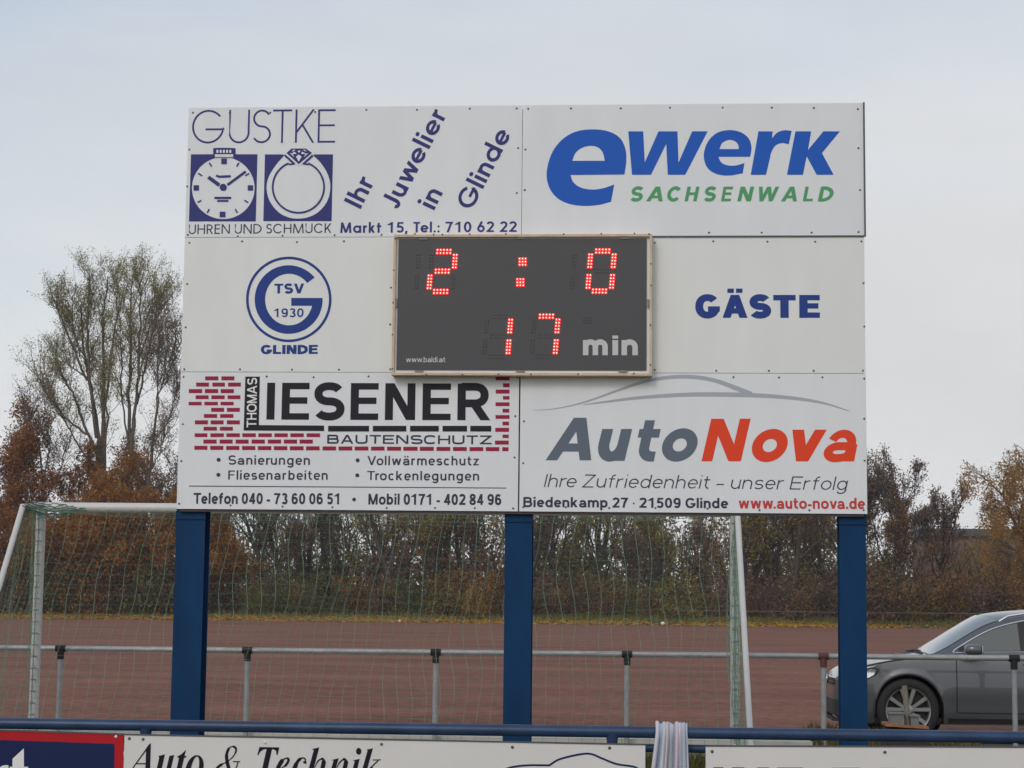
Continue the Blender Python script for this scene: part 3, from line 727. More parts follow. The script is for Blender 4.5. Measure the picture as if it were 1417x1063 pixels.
I = Ink(BY); I.letters([('N', 725, 923), ('o', 927, 1071), ('v', 1090, 1228), ('a', 1214, 1350)], SA, lambda x: 386, 172, Z, sh); I.build(M_nova, t6)
I = Ink(BY); I.text('Ihre Zufriedenheit – unser Erfolg', Style(.085, geo=False, sq=1, hw=.085, gap=.17, sp=.32, X=.72), (94, 489), (1312, 501), 52, Z, .2); I.build(M_slate, t6)
I = Ink(BY); I.text('Biedenkamp 27 · 21509 Glinde', Style(.20, gap=.12, sp=.32), (12, 569), (832, 574), 40, Z); I.build(M_slate, t6)
I = Ink(BY); I.text('www.auto-nova.de', Style(.20, gap=.11), (874, 575), (1380, 577), 44, Z); I.build(M_web, t6)
screws(t6, [(725, 583), (724, 641), (1015, 522), (1078, 522.5), (1138, 522), (1196, 524), (1196, 579.5), (1196.5, 637.5), (1195, 706), (1120, 706), (1051, 706), (979, 704), (907, 703), (843, 703), (783, 702), (724, 702)])

# -- electronic display
DY = BY-.075
t7 = thing('score_display', 'charcoal electronic display with red LED score 2:0 and minute 17 in a wooden frame', 'scoreboard', (at(720, 420, DY).x, DY, zR2))
def q4(c, Y): return [at(px_, py_, Y) for px_, py_ in c]
def bbox(c, Y):
    P = q4(c, Y); return (P[0].x+P[3].x)/2, (P[2].z+P[3].z)/2, (P[1].x+P[2].x)/2, (P[0].z+P[1].z)/2
ox0, oz0, ox1, oz1 = bbox([(545, 326), (903, 322.5), (901.5, 518.5), (541.5, 520.5)], DY-.02)
ix0, iz0, ix1, iz1 = bbox([(551.5, 331), (894.7, 329.8), (894.7, 512.3), (548.7, 512.8)], DY)
b = MB(); b.box(ox0+.012, DY+.001, oz0+.012, ox1-.012, BY-.004, oz1-.012); b.build('housing', M_bezel, t7)
b = MB(); b.box(ix0, DY-.006, iz0, ix1, DY+.0005, iz1); b.build('face', M_face, t7)
w_ = .016
for (a, c, d, e) in ((ox0, oz0, ox1, oz0+w_), (ox0, oz1-w_, ox1, oz1), (ox0, oz0+w_+.0005, ox0+w_, oz1-w_-.0005), (ox1-w_, oz0+w_+.0005, ox1, oz1-w_-.0005)):
    b = MB(); b.box(a, DY-.02, c, d, BY-.003, e); b.build('frame_batten', M_wood, t7)
for (px_, py_) in ((586, 330.5), (722, 329.5), (865, 329.5), (580, 514), (720, 514), (862, 514), (548.5, 419), (897, 420)):
    p = at(px_, py_, DY-.008); b = MB(); hx, hz = (.028, .006) if 560 < px_ < 880 else (.006, .028)
    b.box(p.x-hx, DY-.013, p.z-hz, p.x+hx, DY-.0062, p.z+hz); b.build('clip', mat('clip_grey', (.2, .2, .22), .4) if 'clip_grey' not in bpy.data.materials else bpy.data.materials['clip_grey'], t7)
for (px_, py_) in ((547, 330), (600, 324.5), (650, 324), (700, 323.7), (780, 324), (832, 323.5), (878, 323.2), (898, 324), (545, 374), (544, 419), (543, 463), (543, 510), (590, 518.5), (640, 518.5), (735, 518), (800, 517.7), (877, 517), (901, 365), (901, 395), (900, 450), (900, 505), (612, 324.5), (690, 518)):
    p = at(px_, py_, DY-.02); b = MB(); b.lathe([(.006, -.0001), (.005, -.003), (.0005, -.0035)], (p.x, DY-.02, p.z), 'y', 8); b.build('screw', M_screw_dark, t7)
LY = DY-.006
def led(mb, px_, py_, r=.0084, y=0):
    p = at(px_, py_, LY); p.y += y; n = 8
    mb.lathe([(r, 0), (r, -r*.5), (r*.75, -r*.85), (.0004, -r)], (p.x, p.y, p.z), 'y', n)
SEG = {'t': (0, 0, 'h'), 'ur': (16.3, 13.4, 'v'), 'ul': (-16.3, 13.4, 'v'), 'm': (0, 27.2, 'h'), 'lr': (16.3, 42, 'v'), 'll': (-16.3, 42, 'v'), 'b': (0, 55.3, 'h')}
SL = .081
def seg(mb, ox, oy, key, **k):
    dx, dy, o = SEG[key]; cx, cy = ox+dx-SL*dy, oy+dy
    if o == 'h':
        for i in range(-2, 3):
            for j in (-1, 1): led(mb, cx+i*4.5-SL*j*2.1, cy+j*2.15, **k)
    else:
        for i in range(-2, 3):
            for j in (-1, 1): led(mb, cx+j*1.9-SL*i*4.35, cy+i*4.35, **k)
DIG = {'2': 't ur m ll b', '0': 't ur ul lr ll b', '1': 'ur lr', '7': 't ur lr'}
for ch, ox, oy in (('2', 614.3, 348.4), ('0', 834, 347.8), ('1', 690.8, 438.2), ('7', 756.2, 437.9)):
    b, u, c = MB(), MB(), MB(); on = DIG[ch].split()
    for k in SEG:
        if k in on: seg(b, ox, oy, k); seg(c, ox, oy, k, r=.0040, y=-.0070)
        else: seg(u, ox, oy, k, r=.0042)
    d = b.build('digit', M_led, t7); u.build('unlit_lamps', M_led_off, d); c.build('lamp_core', M_core, d)
b, cc = MB(), MB()
for cx, cy in ((723.2, 362.5), (720.1, 391)):
    for i in (-1, 0, 1):
        for j in (-1, 0, 1): led(b, cx+i*4.1, cy+j*4.2); led(cc, cx+i*4.1, cy+j*4.2, .0040, -.0070)
cn = b.build('colon', M_led, t7); cc.build('lamp_core', M_core, cn)
u = MB()
for ox in (582, 798):
    for k in ('ul', 'll'): seg(u, ox+14, 348.2, k, r=.0042)
for k in ('ur', 'lr'): seg(u, 582, 348.2, k, r=.0042)
for i in (-1.5, -.5, .5, 1.5):
    for j in (-1, 0, 1): led(u, 813+i*3.4, 443+j*3.4, .0042)
u.build('unlit_lamps', M_led_off, t7)
Z = Zm(530, 310, 3.633)
I = Ink(LY); I.letters([('m', 1005, 1130), ('i', 1153, 1182), ('n', 1199, 1281)], Style(.275, X=.77, hw=.20, sq=1, asc=1.0, wid=dict(m=1.25, n=.82)), lambda x: 660, 100, Z); I.build(M_minwhite, t7)
I = Ink(LY); I.text('www.baldi.at', Style(.15, gap=.10), (116, 695), (313, 695), 26, Z); I.build(M_minwhite, t7)

# ---------------------------------------------------------------- front barrier with banners and towel
RY = 8.0
def rz(px_, off): return at(px_, 0, RY)
zc = (at(100, 1006, RY).z + at(1300, 1021, RY).z)/2
barrier = thing('barrier', 'blue painted tube barrier in front of the scoreboard holding the white banners', 'barrier', (-.5, RY, 0))
xa, xb = -4.6, 3.6
RR = at(700, 1001.5, RY).z - at(700, 1021.5, RY).z
b = MB()
p_l, p_r = at(0, 1001.3+RR*335/2, RY), at(1417, 1019.5, RY)
zl, zr = at(0, 1001, RY).z, at(1417, 1020.5, RY).z
def railz(x): return zl + (zr-zl)*(x-p_l.x)/(p_r.x-p_l.x)
r_ = .0235
xj = gx(455, RY)
b.tube([(xa, RY, railz(xa)), (xj-.001, RY, railz(xj))], r_, 20); b.tube([(xj+.001, RY, railz(xj)), (xb, RY, railz(xb))], r_*1.02, 20)
b.tube([(xj-.02, RY, railz(xj)), (xj+.02, RY, railz(xj))], r_*.95, 20)
b.build('rail', M_railblue, barrier)
mz = at(965, 1038, RY+.03).z
b = MB(); b.tube([(xa, RY+.03, mz+.005), (xb, RY+.03, mz+.005)], .017, 12); b.build('lower_rail', M_railblue, barrier)
for px_ in (-440, 207, 848, 1490):
    x = gx(px_, RY); b = MB(); b.tube([(x, RY, 0), (x, RY, railz(x)-.02)], .021, 14); b.tube([(x, RY, railz(x)-.045), (x, RY, railz(x)-.008)], [.022, .026], 14)
    b.build('post', M_railblue, barrier)
WY = RY-.04
def banner(label, pl, pr, ptl, ptr, m, pbot=1150):
    A, B = at(pl, ptl, WY), at(pr, ptr, WY)
    t = thing('banner', label, 'banner', ((A.x+B.x)/2, WY, at(700, pbot, WY).z), 'advertising banners on the blue barrier')
    zb = A.z-.62; p = MB()
    p.add([(A.x, WY, zb), (B.x, WY, zb), (B.x, WY, B.z), (A.x, WY, A.z), (A.x, WY+.004, zb), (B.x, WY+.004, zb), (B.x, WY+.004, B.z), (A.x, WY+.004, A.z)],
          [(0, 1, 2, 3), (7, 6, 5, 4), (0, 4, 5, 1), (1, 5, 6, 2), (2, 6, 7, 3), (3, 7, 4, 0)])
    p.build('sheet', m, t)
    e = MB(); e.add([(A.x, WY-.003, A.z+.0005), (B.x, WY-.003, B.z+.0005), (B.x, WY+.007, B.z+.0005), (A.x, WY+.007, A.z+.0005), (A.x, WY-.003, A.z+.006), (B.x, WY-.003, B.z+.006), (B.x, WY+.007, B.z+.006), (A.x, WY+.007, A.z+.006)],
              [(0, 1, 2, 3), (7, 6, 5, 4), (0, 4, 5, 1), (1, 5, 6, 2), (2, 6, 7, 3), (3, 7, 4, 0)])
    e.build('edge_strip', M_edge, t)
    return t
b1 = banner('red bordered navy banner with white letters, leftmost on the blue barrier', -560, 171.5, 994, 1017, M_red)
I = Ink(WY); I.poly([[(-545, 1005), (158.5, 1029.5), (157, 1190), (-545, 1190)]]); I.build(M_banner_navy, b1, 'navy_field')
Z = Zm(0, 1000, 7.872); I = Ink(WY, .0026)
I.poly([smooth_loop([(138, 395, 1), (262, 280, 1), (262, 480, 1), (310, 480, 1), (310, 560, 1), (262, 560, 1), (262, 720), (285, 770), (320, 775, 1), (320, 850, 1), (230, 850), (150, 800), (138, 720, 1), (138, 560, 1), (108, 560, 1), (108, 480, 1), (138, 480, 1)], 4)], Z)
I.poly([smooth_loop([(95, 465, 1), (95, 580, 1), (20, 590), (-25, 660), (-30, 850, 1), (-140, 850, 1), (-140, 475, 1), (-30, 475, 1), (-30, 545, 1), (10, 480), (60, 463)], 4)], Z)
I.build(M_white_ink, b1)
b2 = banner('white banner with black italic Auto & Technik and a car outline, middle of the blue barrier', 172.5, 893, 1017.5, 1031.5, M_banner)
Z = Zm(160, 1010, 7.085); Z2 = Zm(340, 1010, 7.085); I = Ink(WY)
# A
I.line([(128, 440), (190, 345), (332, 150)], [10, 11, 14], Z); I.poly([[(330, 140), (346, 130), (336, 505), (286, 505), (300, 180)]], Z); I.line([(205, 332), (300, 332)], 12, Z); I.line([(95, 500), (165, 500)], 10, Z); I.line([(128, 440), (110, 500)], 12, Z); I.line([(260, 500), (370, 500)], 10, Z)
# u t o
I.poly([smooth_loop([(422, 256, 1), (484, 240, 1), (445, 420), (440, 470), (470, 455), (470, 480), (420, 510), (390, 480), (395, 420), (425, 285), (422, 262)], 5)], Z)
I.poly([smooth_loop([(528, 256, 1), (574, 246, 1), (525, 470), (560, 450), (555, 475), (510, 508), (478, 490), (490, 420)], 5)], Z); I.line([(440, 490), (480, 450), (505, 380)], [8, 12, 10], Z)
I.poly([smooth_loop([(690, 195, 1), (676, 256, 1), (694, 256, 1), (692, 272, 1), (672, 272, 1), (635, 440), (634, 475), (665, 450), (660, 475), (610, 510), (582, 485), (590, 430), (622, 272, 1), (606, 272, 1), (608, 260, 1), (650, 235)], 4)], Z)
I.poly([[(x+(375-y)*.18, y) for x, y in circ(775, 378, 86, 130)], [(x+(375-y)*.18, y) for x, y in circ(778, 378, 38, 116)]], Z)
# &
I.line(smooth_loop([(1075, 330), (1140, 275), (1175, 225), (1180, 185), (1150, 163), (1110, 185), (1088, 250), (1100, 340), (1130, 430), (1190, 495)], 5, False), [10]*5+[12]*5+[18]*5+[22]*5+[12]*5+[26]*5+[32]*5+[36]*5+[34]*5+[24], Z)
I.line(smooth_loop([(1082, 318), (1010, 360), (975, 420), (985, 480), (1040, 500), (1110, 470), (1170, 400), (1200, 320)], 5, False), [10]*3+[26]*12+[22]*10+[12]*11, Z); I.line([(1150, 312), (1222, 312)], 11, Z)
# T e c h n i k
I.poly([[(135, 168), (330, 172), (312, 248), (302, 246), (298, 205), (270, 190), (258, 190), (190, 500), (135, 500), (205, 190), (180, 190), (145, 212), (124, 248), (115, 246)]], Z2); I.line([(105, 500), (225, 500)], 10, Z2)
I.line(smooth_loop([(320, 395), (390, 350), (420, 300), (405, 278), (360, 300), (315, 380), (305, 460), (340, 495), (400, 460)], 5, False), [12]*5+[24]*10+[14]*5+[40]*15+[24]*5+[10], Z2)
I.line(smooth_loop([(578, 330), (585, 290), (555, 276), (510, 310), (475, 390), (470, 460), (510, 495), (560, 460)], 5, False), [34]*3+[14]*9+[30]*5+[42]*13+[20]*5+[10], Z2)
I.poly([[(653, 188), (722, 172), (635, 500), (588, 500), (668, 196), (655, 196)]], Z2)
I.line(smooth_loop([(655, 430), (700, 320), (745, 285), (765, 310), (750, 390), (728, 500)], 5, False), [8]*5+[14]*5+[26]*5+[42]*11, Z2)
I.poly([[(840, 296), (912, 278), (850, 500), (805, 500), (862, 302)]], Z2)
I.line(smooth_loop([(870, 430), (915, 330), (960, 290), (983, 312), (968, 390), (945, 500)], 5, False), [8]*5+[14]*5+[26]*5+[42]*11, Z2)
I.poly([circ(1108, 210, 26, 33, n=24)], Z2); I.poly([[(1048, 300), (1118, 284), (1066, 500), (1018, 500), (1070, 305)]], Z2)
I.poly([[(1182, 195), (1248, 180), (1160, 500), (1112, 500), (1195, 203)]], Z2); I.line([(1205, 390), (1300, 300)], 12, Z2); I.line([(1245, 296), (1325, 294)], 10, Z2); I.line([(1225, 370), (1290, 500)], 40, Z2)
I.build(M_serif, b2)
Z = Zm(640, 980, 3.374); I = Ink(WY)
I.line(smooth_loop([(170, 300), (220, 278), (300, 267), (405, 267, 1), (450, 240), (530, 219), (595, 213), (650, 234), (720, 261), (810, 277), (850, 320)], 5, False), 9, Z); I.build(M_banner_navy, b2, 'car_outline')
b3 = banner('white banner with tops of pink lettering, rightmost on the blue barrier', 976.5, 2100, 1033.3, 1037.5, M_banner)
I = Ink(WY)
for (x0, x1) in ((987, 1001), (1013, 1030), (1048, 1064), (1075, 1111), (1152, 1190), (1217, 1240), (1262, 1300), (1330, 1370)): I.rect(x0, 1061.5+(x0-987)*.006, x1, 1095, None)
I.build(M_pink, b3)
def bscrew(t, pts, r=.0065):
    for (px_, py_, m) in pts:
        p = at(px_, py_, WY); b = MB(); b.lathe([(r, -.0001), (r*.9, -.003), (.0005, -.0045)], (p.x, WY, p.z), 'y', 10); b.build('screw', m, t)
bscrew(b1, [(160.5, 1019.5, M_leather)]); bscrew(b2, [(179, 1022, M_screw_dark), (198, 1023, M_screw), (367, 1027.5, M_leather), (528, 1030, M_screw), (709, 1034, M_screw_dark), (843.5, 1035, M_screw_dark)]); bscrew(b3, [(985.5, 1040, M_screw_dark), (1224.5, 1041, M_screw_dark)])

# towel: one cloth hung over the rail
def towel_material():
    m = bpy.data.materials.new('striped_towel'); m.use_nodes = True
    n = m.node_tree; b = n.nodes['Principled BSDF']; b.inputs['Roughness'].default_value = .95; b.inputs['Specular IOR Level'].default_value = .1
    b.inputs['Sheen Weight'].default_value = .3
    uv = n.nodes.new('ShaderNodeUVMap'); sx = n.nodes.new('ShaderNodeSeparateXYZ'); n.links.new(uv.outputs['UV'], sx.inputs[0])
    r = n.nodes.new('ShaderNodeValToRGB'); r.color_ramp.interpolation = 'CONSTANT'
    cols_ = [(.58, .57, .63), (.36, .44, .60), (.42, .50, .62), (.30, .36, .48), (.48, .55, .62), (.60, .62, .64), (.62, .48, .48), (.36, .37, .45), (.46, .52, .56), (.60, .62, .64), (.29, .33, .42), (.56, .46, .54), (.60, .54, .60), (.40, .42, .50), (.56, .55, .58), (.36, .43, .55), (.58, .54, .62), (.50, .52, .60)]
    e = r.color_ramp.elements; e[0].color = (*cols_[0], 1); e[1].position = 1/len(cols_); e[1].color = (*cols_[1], 1)
    for i in range(2, len(cols_)): k = e.new(i/len(cols_)); k.color = (*cols_[i], 1)
    n.links.new(sx.outputs[0], r.inputs['Fac']); n.links.new(r.outputs['Color'], b.inputs['Base Color'])
    z = n.nodes.new('ShaderNodeTexNoise'); z.inputs['Scale'].default_value = 400; bp = n.nodes.new('ShaderNodeBump'); bp.inputs['Strength'].default_value = .4; bp.inputs['Distance'].default_value = .002
    t = n.nodes.new('ShaderNodeTexCoord'); n.links.new(t.outputs['Object'], z.inputs['Vector'])
    n.links.new(z.outputs['Fac'], bp.inputs['Height']); n.links.new(bp.outputs['Normal'], b.inputs['Normal'])
    return m
xt0, xt1 = gx(909, RY), gx(952, RY); bt0, bt1 = at(889, 1063, RY-.06).x, at(957, 1063, RY-.06).x
zr_ = railz((xt0+xt1)/2); NU, L1 = 90, 40
V_, F_, UVs = [], [], []
def towel_pt(u, s_):
    # s_ runs from back hem (-1) over the rail (0) to front hem (1)
    a = abs(s_); hang = max(0, a-.16)/.84; x = (xt0+(xt1-xt0)*u)*(1-hang) + (bt0-.008+(bt1-bt0+.016)*u)*hang
    fold = sin(u*31+.6+1.2*hang)*.5+sin(u*17+2+.8*hang*2)*.5+.35*sin(u*53)
    R_ = r_+.012+.0065*fold
    if a < .16:
        th = s_/.16*pi/2; y = RY - sin(th)*R_; z = zr_ + cos(th)*R_
    else:
        y = RY - math.copysign(1, s_)*(R_+hang*.035+fold*(.008+.022*hang)); z = zr_ - hang*(.42+.03*sin(u*4))
    x += .009*sin(u*23+hang*3)*hang+.004*sin(u*9+1)*(1-hang)-.012*(1-u)**3*(1-hang)*(.5-abs(s_))
    return (x, y, z)
for j in range(L1+1):
    for i in range(NU+1): V_.append(towel_pt(i/NU, -1+2*j/L1)); UVs.append((i/NU*.999, j/L1))
F_ = [(j*(NU+1)+i, j*(NU+1)+i+1, (j+1)*(NU+1)+i+1, (j+1)*(NU+1)+i) for j in range(L1) for i in range(NU)]
tw = MB(); tw.add(V_, F_, True)
to = tw.build('towel', towel_material(), origin=((xt0+xt1)/2, RY, zr_))
ul = to.data.uv_layers.new(name='UVMap')
for lp in to.data.loops: ul.data[lp.index].uv = UVs[lp.vertex_index]
tag(to, 'pale blue, white and pink striped towel draped over the blue barrier rail', 'towel')
sm = to.modifiers.new('thick', 'SOLIDIFY'); sm.thickness = .004

# ---------------------------------------------------------------- grey barrier behind the goal
GY = 20.85
hr = at(708, 904.5, GY).z - .03
bar2 = thing('barrier', 'grey galvanised tube barrier along the near edge of the red ash pitch', 'barrier', (0, GY, 0))
def g2z(px_, py_): return at(px_, py_, GY).z
zl2, zr2 = g2z(10, 896.5), g2z(1410, 911)
x_l, x_r = gx(10, GY), gx(1410, GY)
f2 = lambda x: zl2+(zr2-zl2)*(x-x_l)/(x_r-x_l)
b = MB(); b.tube([(-12, GY, f2(-12)), (12, GY, f2(12))], .030, 14); b.build('rail', M_galv, bar2)
for k, px_ in enumerate((-435, -178, 86, 344, 604, 868, 1139, 1402, 1668)):
    x = gx(px_, GY); b = MB(); b.tube([(x, GY, -.1), (x, GY, f2(x)-.04)], .028, 12)
    po = b.build('post', M_galv_post, bar2)
    c = MB(); c.tube([(x-.055, GY, f2(x-.055)), (x+.055, GY, f2(x+.055))], .0385, 14); c.tube([(x, GY, f2(x)-.115), (x, GY, f2(x)-.02)], .037, 14)
    cp = c.build('coupling', M_coupling_rust if px_ == 1139 else M_coupling, po)
    if px_ == 1139: cp['label'] = 'rust brown coupling'
# ---------------------------------------------------------------- goal
QY = 20.35
xg0, xg1 = at(52, 840, QY).x, at(1017, 860, QY).x
gz = at(150, 702.5, QY).z
goal = thing('goal', 'white football goal with sagging green net, seen from behind beyond the scoreboard posts', 'goal', ((xg0+xg1)/2, QY, 0))
rt = .052
for x in (xg0, xg1):
    b = MB(); b.tube([(x, QY, 0), (x, QY, gz+rt)], rt, 18); b.build('post', M_goal_grey, goal)
b = MB(); b.tube([(xg0+rt, QY, gz), (xg1-rt, QY, gz)], rt, 18); b.build('crossbar', M_goal, goal)
DA, DB = .62, 2.35
BZ = gz-.02
for x in (xg0, xg1):
    b = MB(); b.tube([(x, QY-.02, gz+.02), (x, QY-DA, BZ)], .022, 10); b.tube([(x, QY-DA, BZ+.01), (x, QY-DA-.012, BZ-.02)], .03, 10)
    xo = x+(.05 if x > 0 else -.03); b.tube([(x, QY-DA, BZ), (xo, QY-DB, .02)], .029, 12); b.tube([(xo, QY-DB, .03), (x, QY, .03)], .03, 10); b.build('net_stay', M_goal, goal)
b = MB(); b.tube([(xg0, QY-DB, .03), (xg1, QY-DB, .03)], .03, 10); b.build('ground_bar', M_goal, goal)
net = MB(); cr = .0023; stp = .125
nu = int((xg1-xg0)/stp); LA = DA; LB = sqrt((DB-DA)**2+BZ**2); nv = int((LA+LB)/stp)
def netp(i, j):
    u = i/nu; v = j/nv*(LA+LB); x = xg0+(xg1-xg0)*u
    if v < LA: y = QY-v; z = gz+(BZ-gz)*v/LA
    else: s_ = (v-LA)/LB; y = QY-DA-(DB-DA)*s_; z = BZ*(1-s_)+.03*s_
    e = sin(pi*u)**.5; k = sin(pi*min(1, v/(LA+LB)))
    z -= .10*e*k*(1+.5*sin(u*9+v)) + (.12*sin(pi*min(1, v/LA))*e if v < LA else 0)
    y += .10*e*k*sin(u*7+v*1.3) - .05*k*sin(u*23)
    x += .05*k*sin(v*2.1+u*11)*e + .03*sin(v*5+u*31)*k
    return (x, y, max(z, .03))
G_ = [[netp(i, j) for j in range(nv+1)] for i in range(nu+1)]
for i in range(nu+1): net.tube(G_[i], cr, 3, False)
for j in range(nv+1): net.tube([G_[i][j] for i in range(nu+1)], cr*.62, 3, False)
net.build('net', M_net, goal)
for sgn, x in ((-1, xg0), (1, xg1)):
    sd = MB()
    ny, nzv = 19, int(gz/stp)
    def sp(a, c):
        z = gz*(1-c/nzv); back = DA+(DB-DA)*(1-z/BZ) if z < BZ else DA
        y = QY-back*a/ny; k = sin(pi*a/ny)*sin(pi*c/nzv)
        return (x+sgn*-.06*k*(1+sin(a*.7+c*.3)), y, max(.03, z-.08*k))
    Q = [[sp(a, c) for c in range(nzv+1)] for a in range(ny+1)]
    for a in range(0, ny+1, 1): sd.tube(Q[a], cr, 3, False)
    for c in range(nzv+1): sd.tube([Q[a][c] for a in range(ny+1)], cr*.8, 3, False)
    sd.build('side_net', M_net, goal)
tn = MB()   # net bunched round the left upper corner and over the ropes
for k in range(11):
    a0 = RND.uniform(0, 1); pts = []
    for q in range(12):
        t = q/11; x = xg0+.02+.55*t**1.4*RND.uniform(.9, 1.0)*(.4+.6*a0); z = gz+.03-.06*a0-.10*sin(pi*t)*a0; y = QY-DA*(1-t)*(.6+.4*a0)-.06
        pts.append((x+RND.uniform(-.012, .012), y, z+RND.uniform(-.015, .015)))
    tn.tube(pts, .005, 4, False)
tn.build('gathered_net', mat('dark_green_cord', (.08, .16, .12), .8), goal)
b = MB()
for sx in (xg0, xg1):
    for k in range(1, 20):
        z = gz*k/20; o = .058; b.tube([(sx-.03, QY-.05, z), (sx, QY-.062, z+.01), (sx+.03, QY-.05, z)], .007, 4)
    b.tube([(sx-.01, QY-.060, .05), (sx-.006, QY-.060, gz)], .004, 5)
b.build('net_hook', mat('grey_clip', (.30, .32, .31), .5), goal)
# ---------------------------------------------------------------- far barrier and footballs
FY = FAR+1.2
fr = thing('barrier', 'thin brown tube barrier along the far edge of the pitch in front of the trees', 'barrier', (0, FY, 0))
b = MB(); b.tube([(2, FY, 1.16), (50, FY, 1.16)], .04, 6); b.build('rail', M_farrail, fr)
for k in range(56):
    x = -60+2*k
    if 1 < x < 50:
        if k % 3: continue
        b = MB(); b.tube([(x, FY, 0), (x, FY, 1.12)], .04, 6); b.build('post', M_farrail, fr)
for (px_, py_, r, lab) in ((917, 864.5, .15, 'white football lying in the fallen leaves right of the middle blue post'), (783, 845.5, .11, 'small pale ball in the undergrowth near the middle blue post'), (553, 869, .11, 'small pale ball on the ash edge left of the middle blue post')):
    Y = FAR-.6 if px_ != 783 else FAR+4
    p = at(px_, py_, Y); z = (bank_z(Y) if Y > FAR else 0)+r
    b = MB(); n = 14
    b.lathe([(r*sin(pi*i/n)+1e-4, -r*cos(pi*i/n)) for i in range(n+1)], (p.x, Y, z), 'z', 16)
    o = b.build('football', M_leather, origin=(p.x, Y, z)); tag(o, lab, 'ball', 'pale balls at the far edge of the pitch')

# ---------------------------------------------------------------- trees and shrubs
M_bark = mat('grey_brown_bark', (.115, .10, .08), .95, spec=.1, var=.35, scale=6)
M_bark_dark = mat('dark_bark', (.065, .054, .045), .95, spec=.1, var=.3, scale=6)
L_olive = leafmat('olive_leaves', [(.30, .27, .085), (.38, .33, .11), (.24, .22, .075), (.42, .34, .13)], .5)
L_orange = leafmat('rust_orange_leaves', [(.31, .13, .024), (.43, .18, .03), (.23, .10, .025), (.52, .26, .045), (.18, .10, .03)], .42)
L_brown = leafmat('brown_leaves', [(.21, .13, .06), (.28, .155, .06), (.16, .115, .05), (.35, .19, .07)], .4)
L_yellowgreen = leafmat('yellow_green_leaves', [(.24, .205, .04), (.33, .24, .04), (.18, .16, .035), (.42, .28, .045)], .4)
L_yellow = leafmat('golden_leaves', [(.34, .19, .03), (.42, .25, .04), (.26, .14, .03)])
L_green = leafmat('dull_green_leaves', [(.13, .15, .04), (.18, .185, .05), (.10, .115, .035), (.24, .21, .06)], .4)
L_birch = leafmat('birch_gold_leaves', [(.40, .23, .055), (.50, .29, .07), (.29, .17, .05), (.45, .22, .05)], .45)
L_purple = leafmat('dull_plum_leaves', [(.20, .13, .10), (.26, .155, .11), (.16, .115, .095), (.32, .18, .09)], .45)

def leaf(mb, p, s_, R, flat=0):
    a = Vector((R.gauss(0, 1), R.gauss(0, 1), R.gauss(0, 1)*(1-flat))).normalized()
    b = a.orthogonal().normalized(); q = R.uniform(0, pi); c = a.cross(b); b2 = b*cos(q)+c*sin(q); c2 = a.cross(b2)
    w = s_*R.uniform(.35, .65)
    mb.add([p-b2*s_, p-c2*w, p+b2*s_, p+c2*w], [(0, 1, 2, 3)])
def limb(bark, p, d, L, r, R, n=5, wob=.12, up=.0, tip=.35, sides=5):
    pts = [Vector(p)]; rs = [r]; d = Vector(d).normalized()
    for i in range(n):
        d = (d + Vector((R.gauss(0, wob), R.gauss(0, wob), R.gauss(0, wob)+up))).normalized()
        pts.append(pts[-1]+d*(L/n)); rs.append(r*(1-(1-tip)*(i+1)/n))
    bark.tube(pts, rs, sides, False)
    return pts, rs, d
def grow(bark, leaves, p, d, L, r, lev, R, P):
    pts, rs, dd = limb(bark, p, d, L, r, R, 6 if lev > 1 else 4, P['wob'], P['up'], .4, 6 if r > .1 else 4 if r > .04 else 3)
    if lev == 0:
        for k in range(P['leaf']):
            t = R.uniform(.15, 1)**.8*(len(pts)-1); i = min(int(t), len(pts)-2); q = pts[i].lerp(pts[i+1], t-i)
            leaf(leaves, q+Vector((R.gauss(0, P['spread']), R.gauss(0, P['spread']), R.gauss(0, P['spread'])-P.get('droop', 0)*R.random())), R.uniform(*P['size']), R)
        return
    nb = P['branch'][lev-1]
    for k in range(nb):
        t = (P['start'] if lev == P['lev'] else .2) + (1-(P['start'] if lev == P['lev'] else .2))*(k+R.random())/nb
        i = min(int(t*(len(pts)-1)), len(pts)-2); q = pts[i].lerp(pts[i+1], t*(len(pts)-1)-i)
        ax = (pts[i+1]-pts[i]).normalized(); o = ax.orthogonal().normalized(); a = R.uniform(0, 2*pi); o = o*cos(a)+ax.cross(o)*sin(a)
        ang = R.uniform(*P['angle'])
        nd = ax*cos(ang)+o*sin(ang); nd.z += P['lift']
        grow(bark, leaves, q, nd, L*R.uniform(*P['ratio'])*(1-.45*t*(lev == P['lev'])), max(P['rmin'], rs[i]*.5), lev-1, R, P)
    nd = dd
    grow(bark, leaves, pts[-1], nd, L*R.uniform(*P['ratio'])*.7, max(P['rmin'], rs[-1]*.8), lev-1, R, P)
def grow_tree(name, label, cat, loc, H, P, lm, bm, seed, group=None, lean=(0, 0)):
    R = random.Random(seed); bark, lv = MB(), MB()
    grow(bark, lv, Vector((0, 0, -.2)), Vector((lean[0], lean[1], 1)), H*P['trunk'], P['r'], P['lev'], R, P)
    top = max(q[2] for q in bark.v+lv.v); k = H/top
    for m_ in (bark, lv): m_.v = [(x*k+loc[0], y*k+loc[1], z*k+loc[2]) for x, y, z in m_.v]
    t = thing(name, label, cat, loc, group)
    bark.build('trunk', bm, t)
    if lv.f: lv.build('crown', lm, t)
    return t
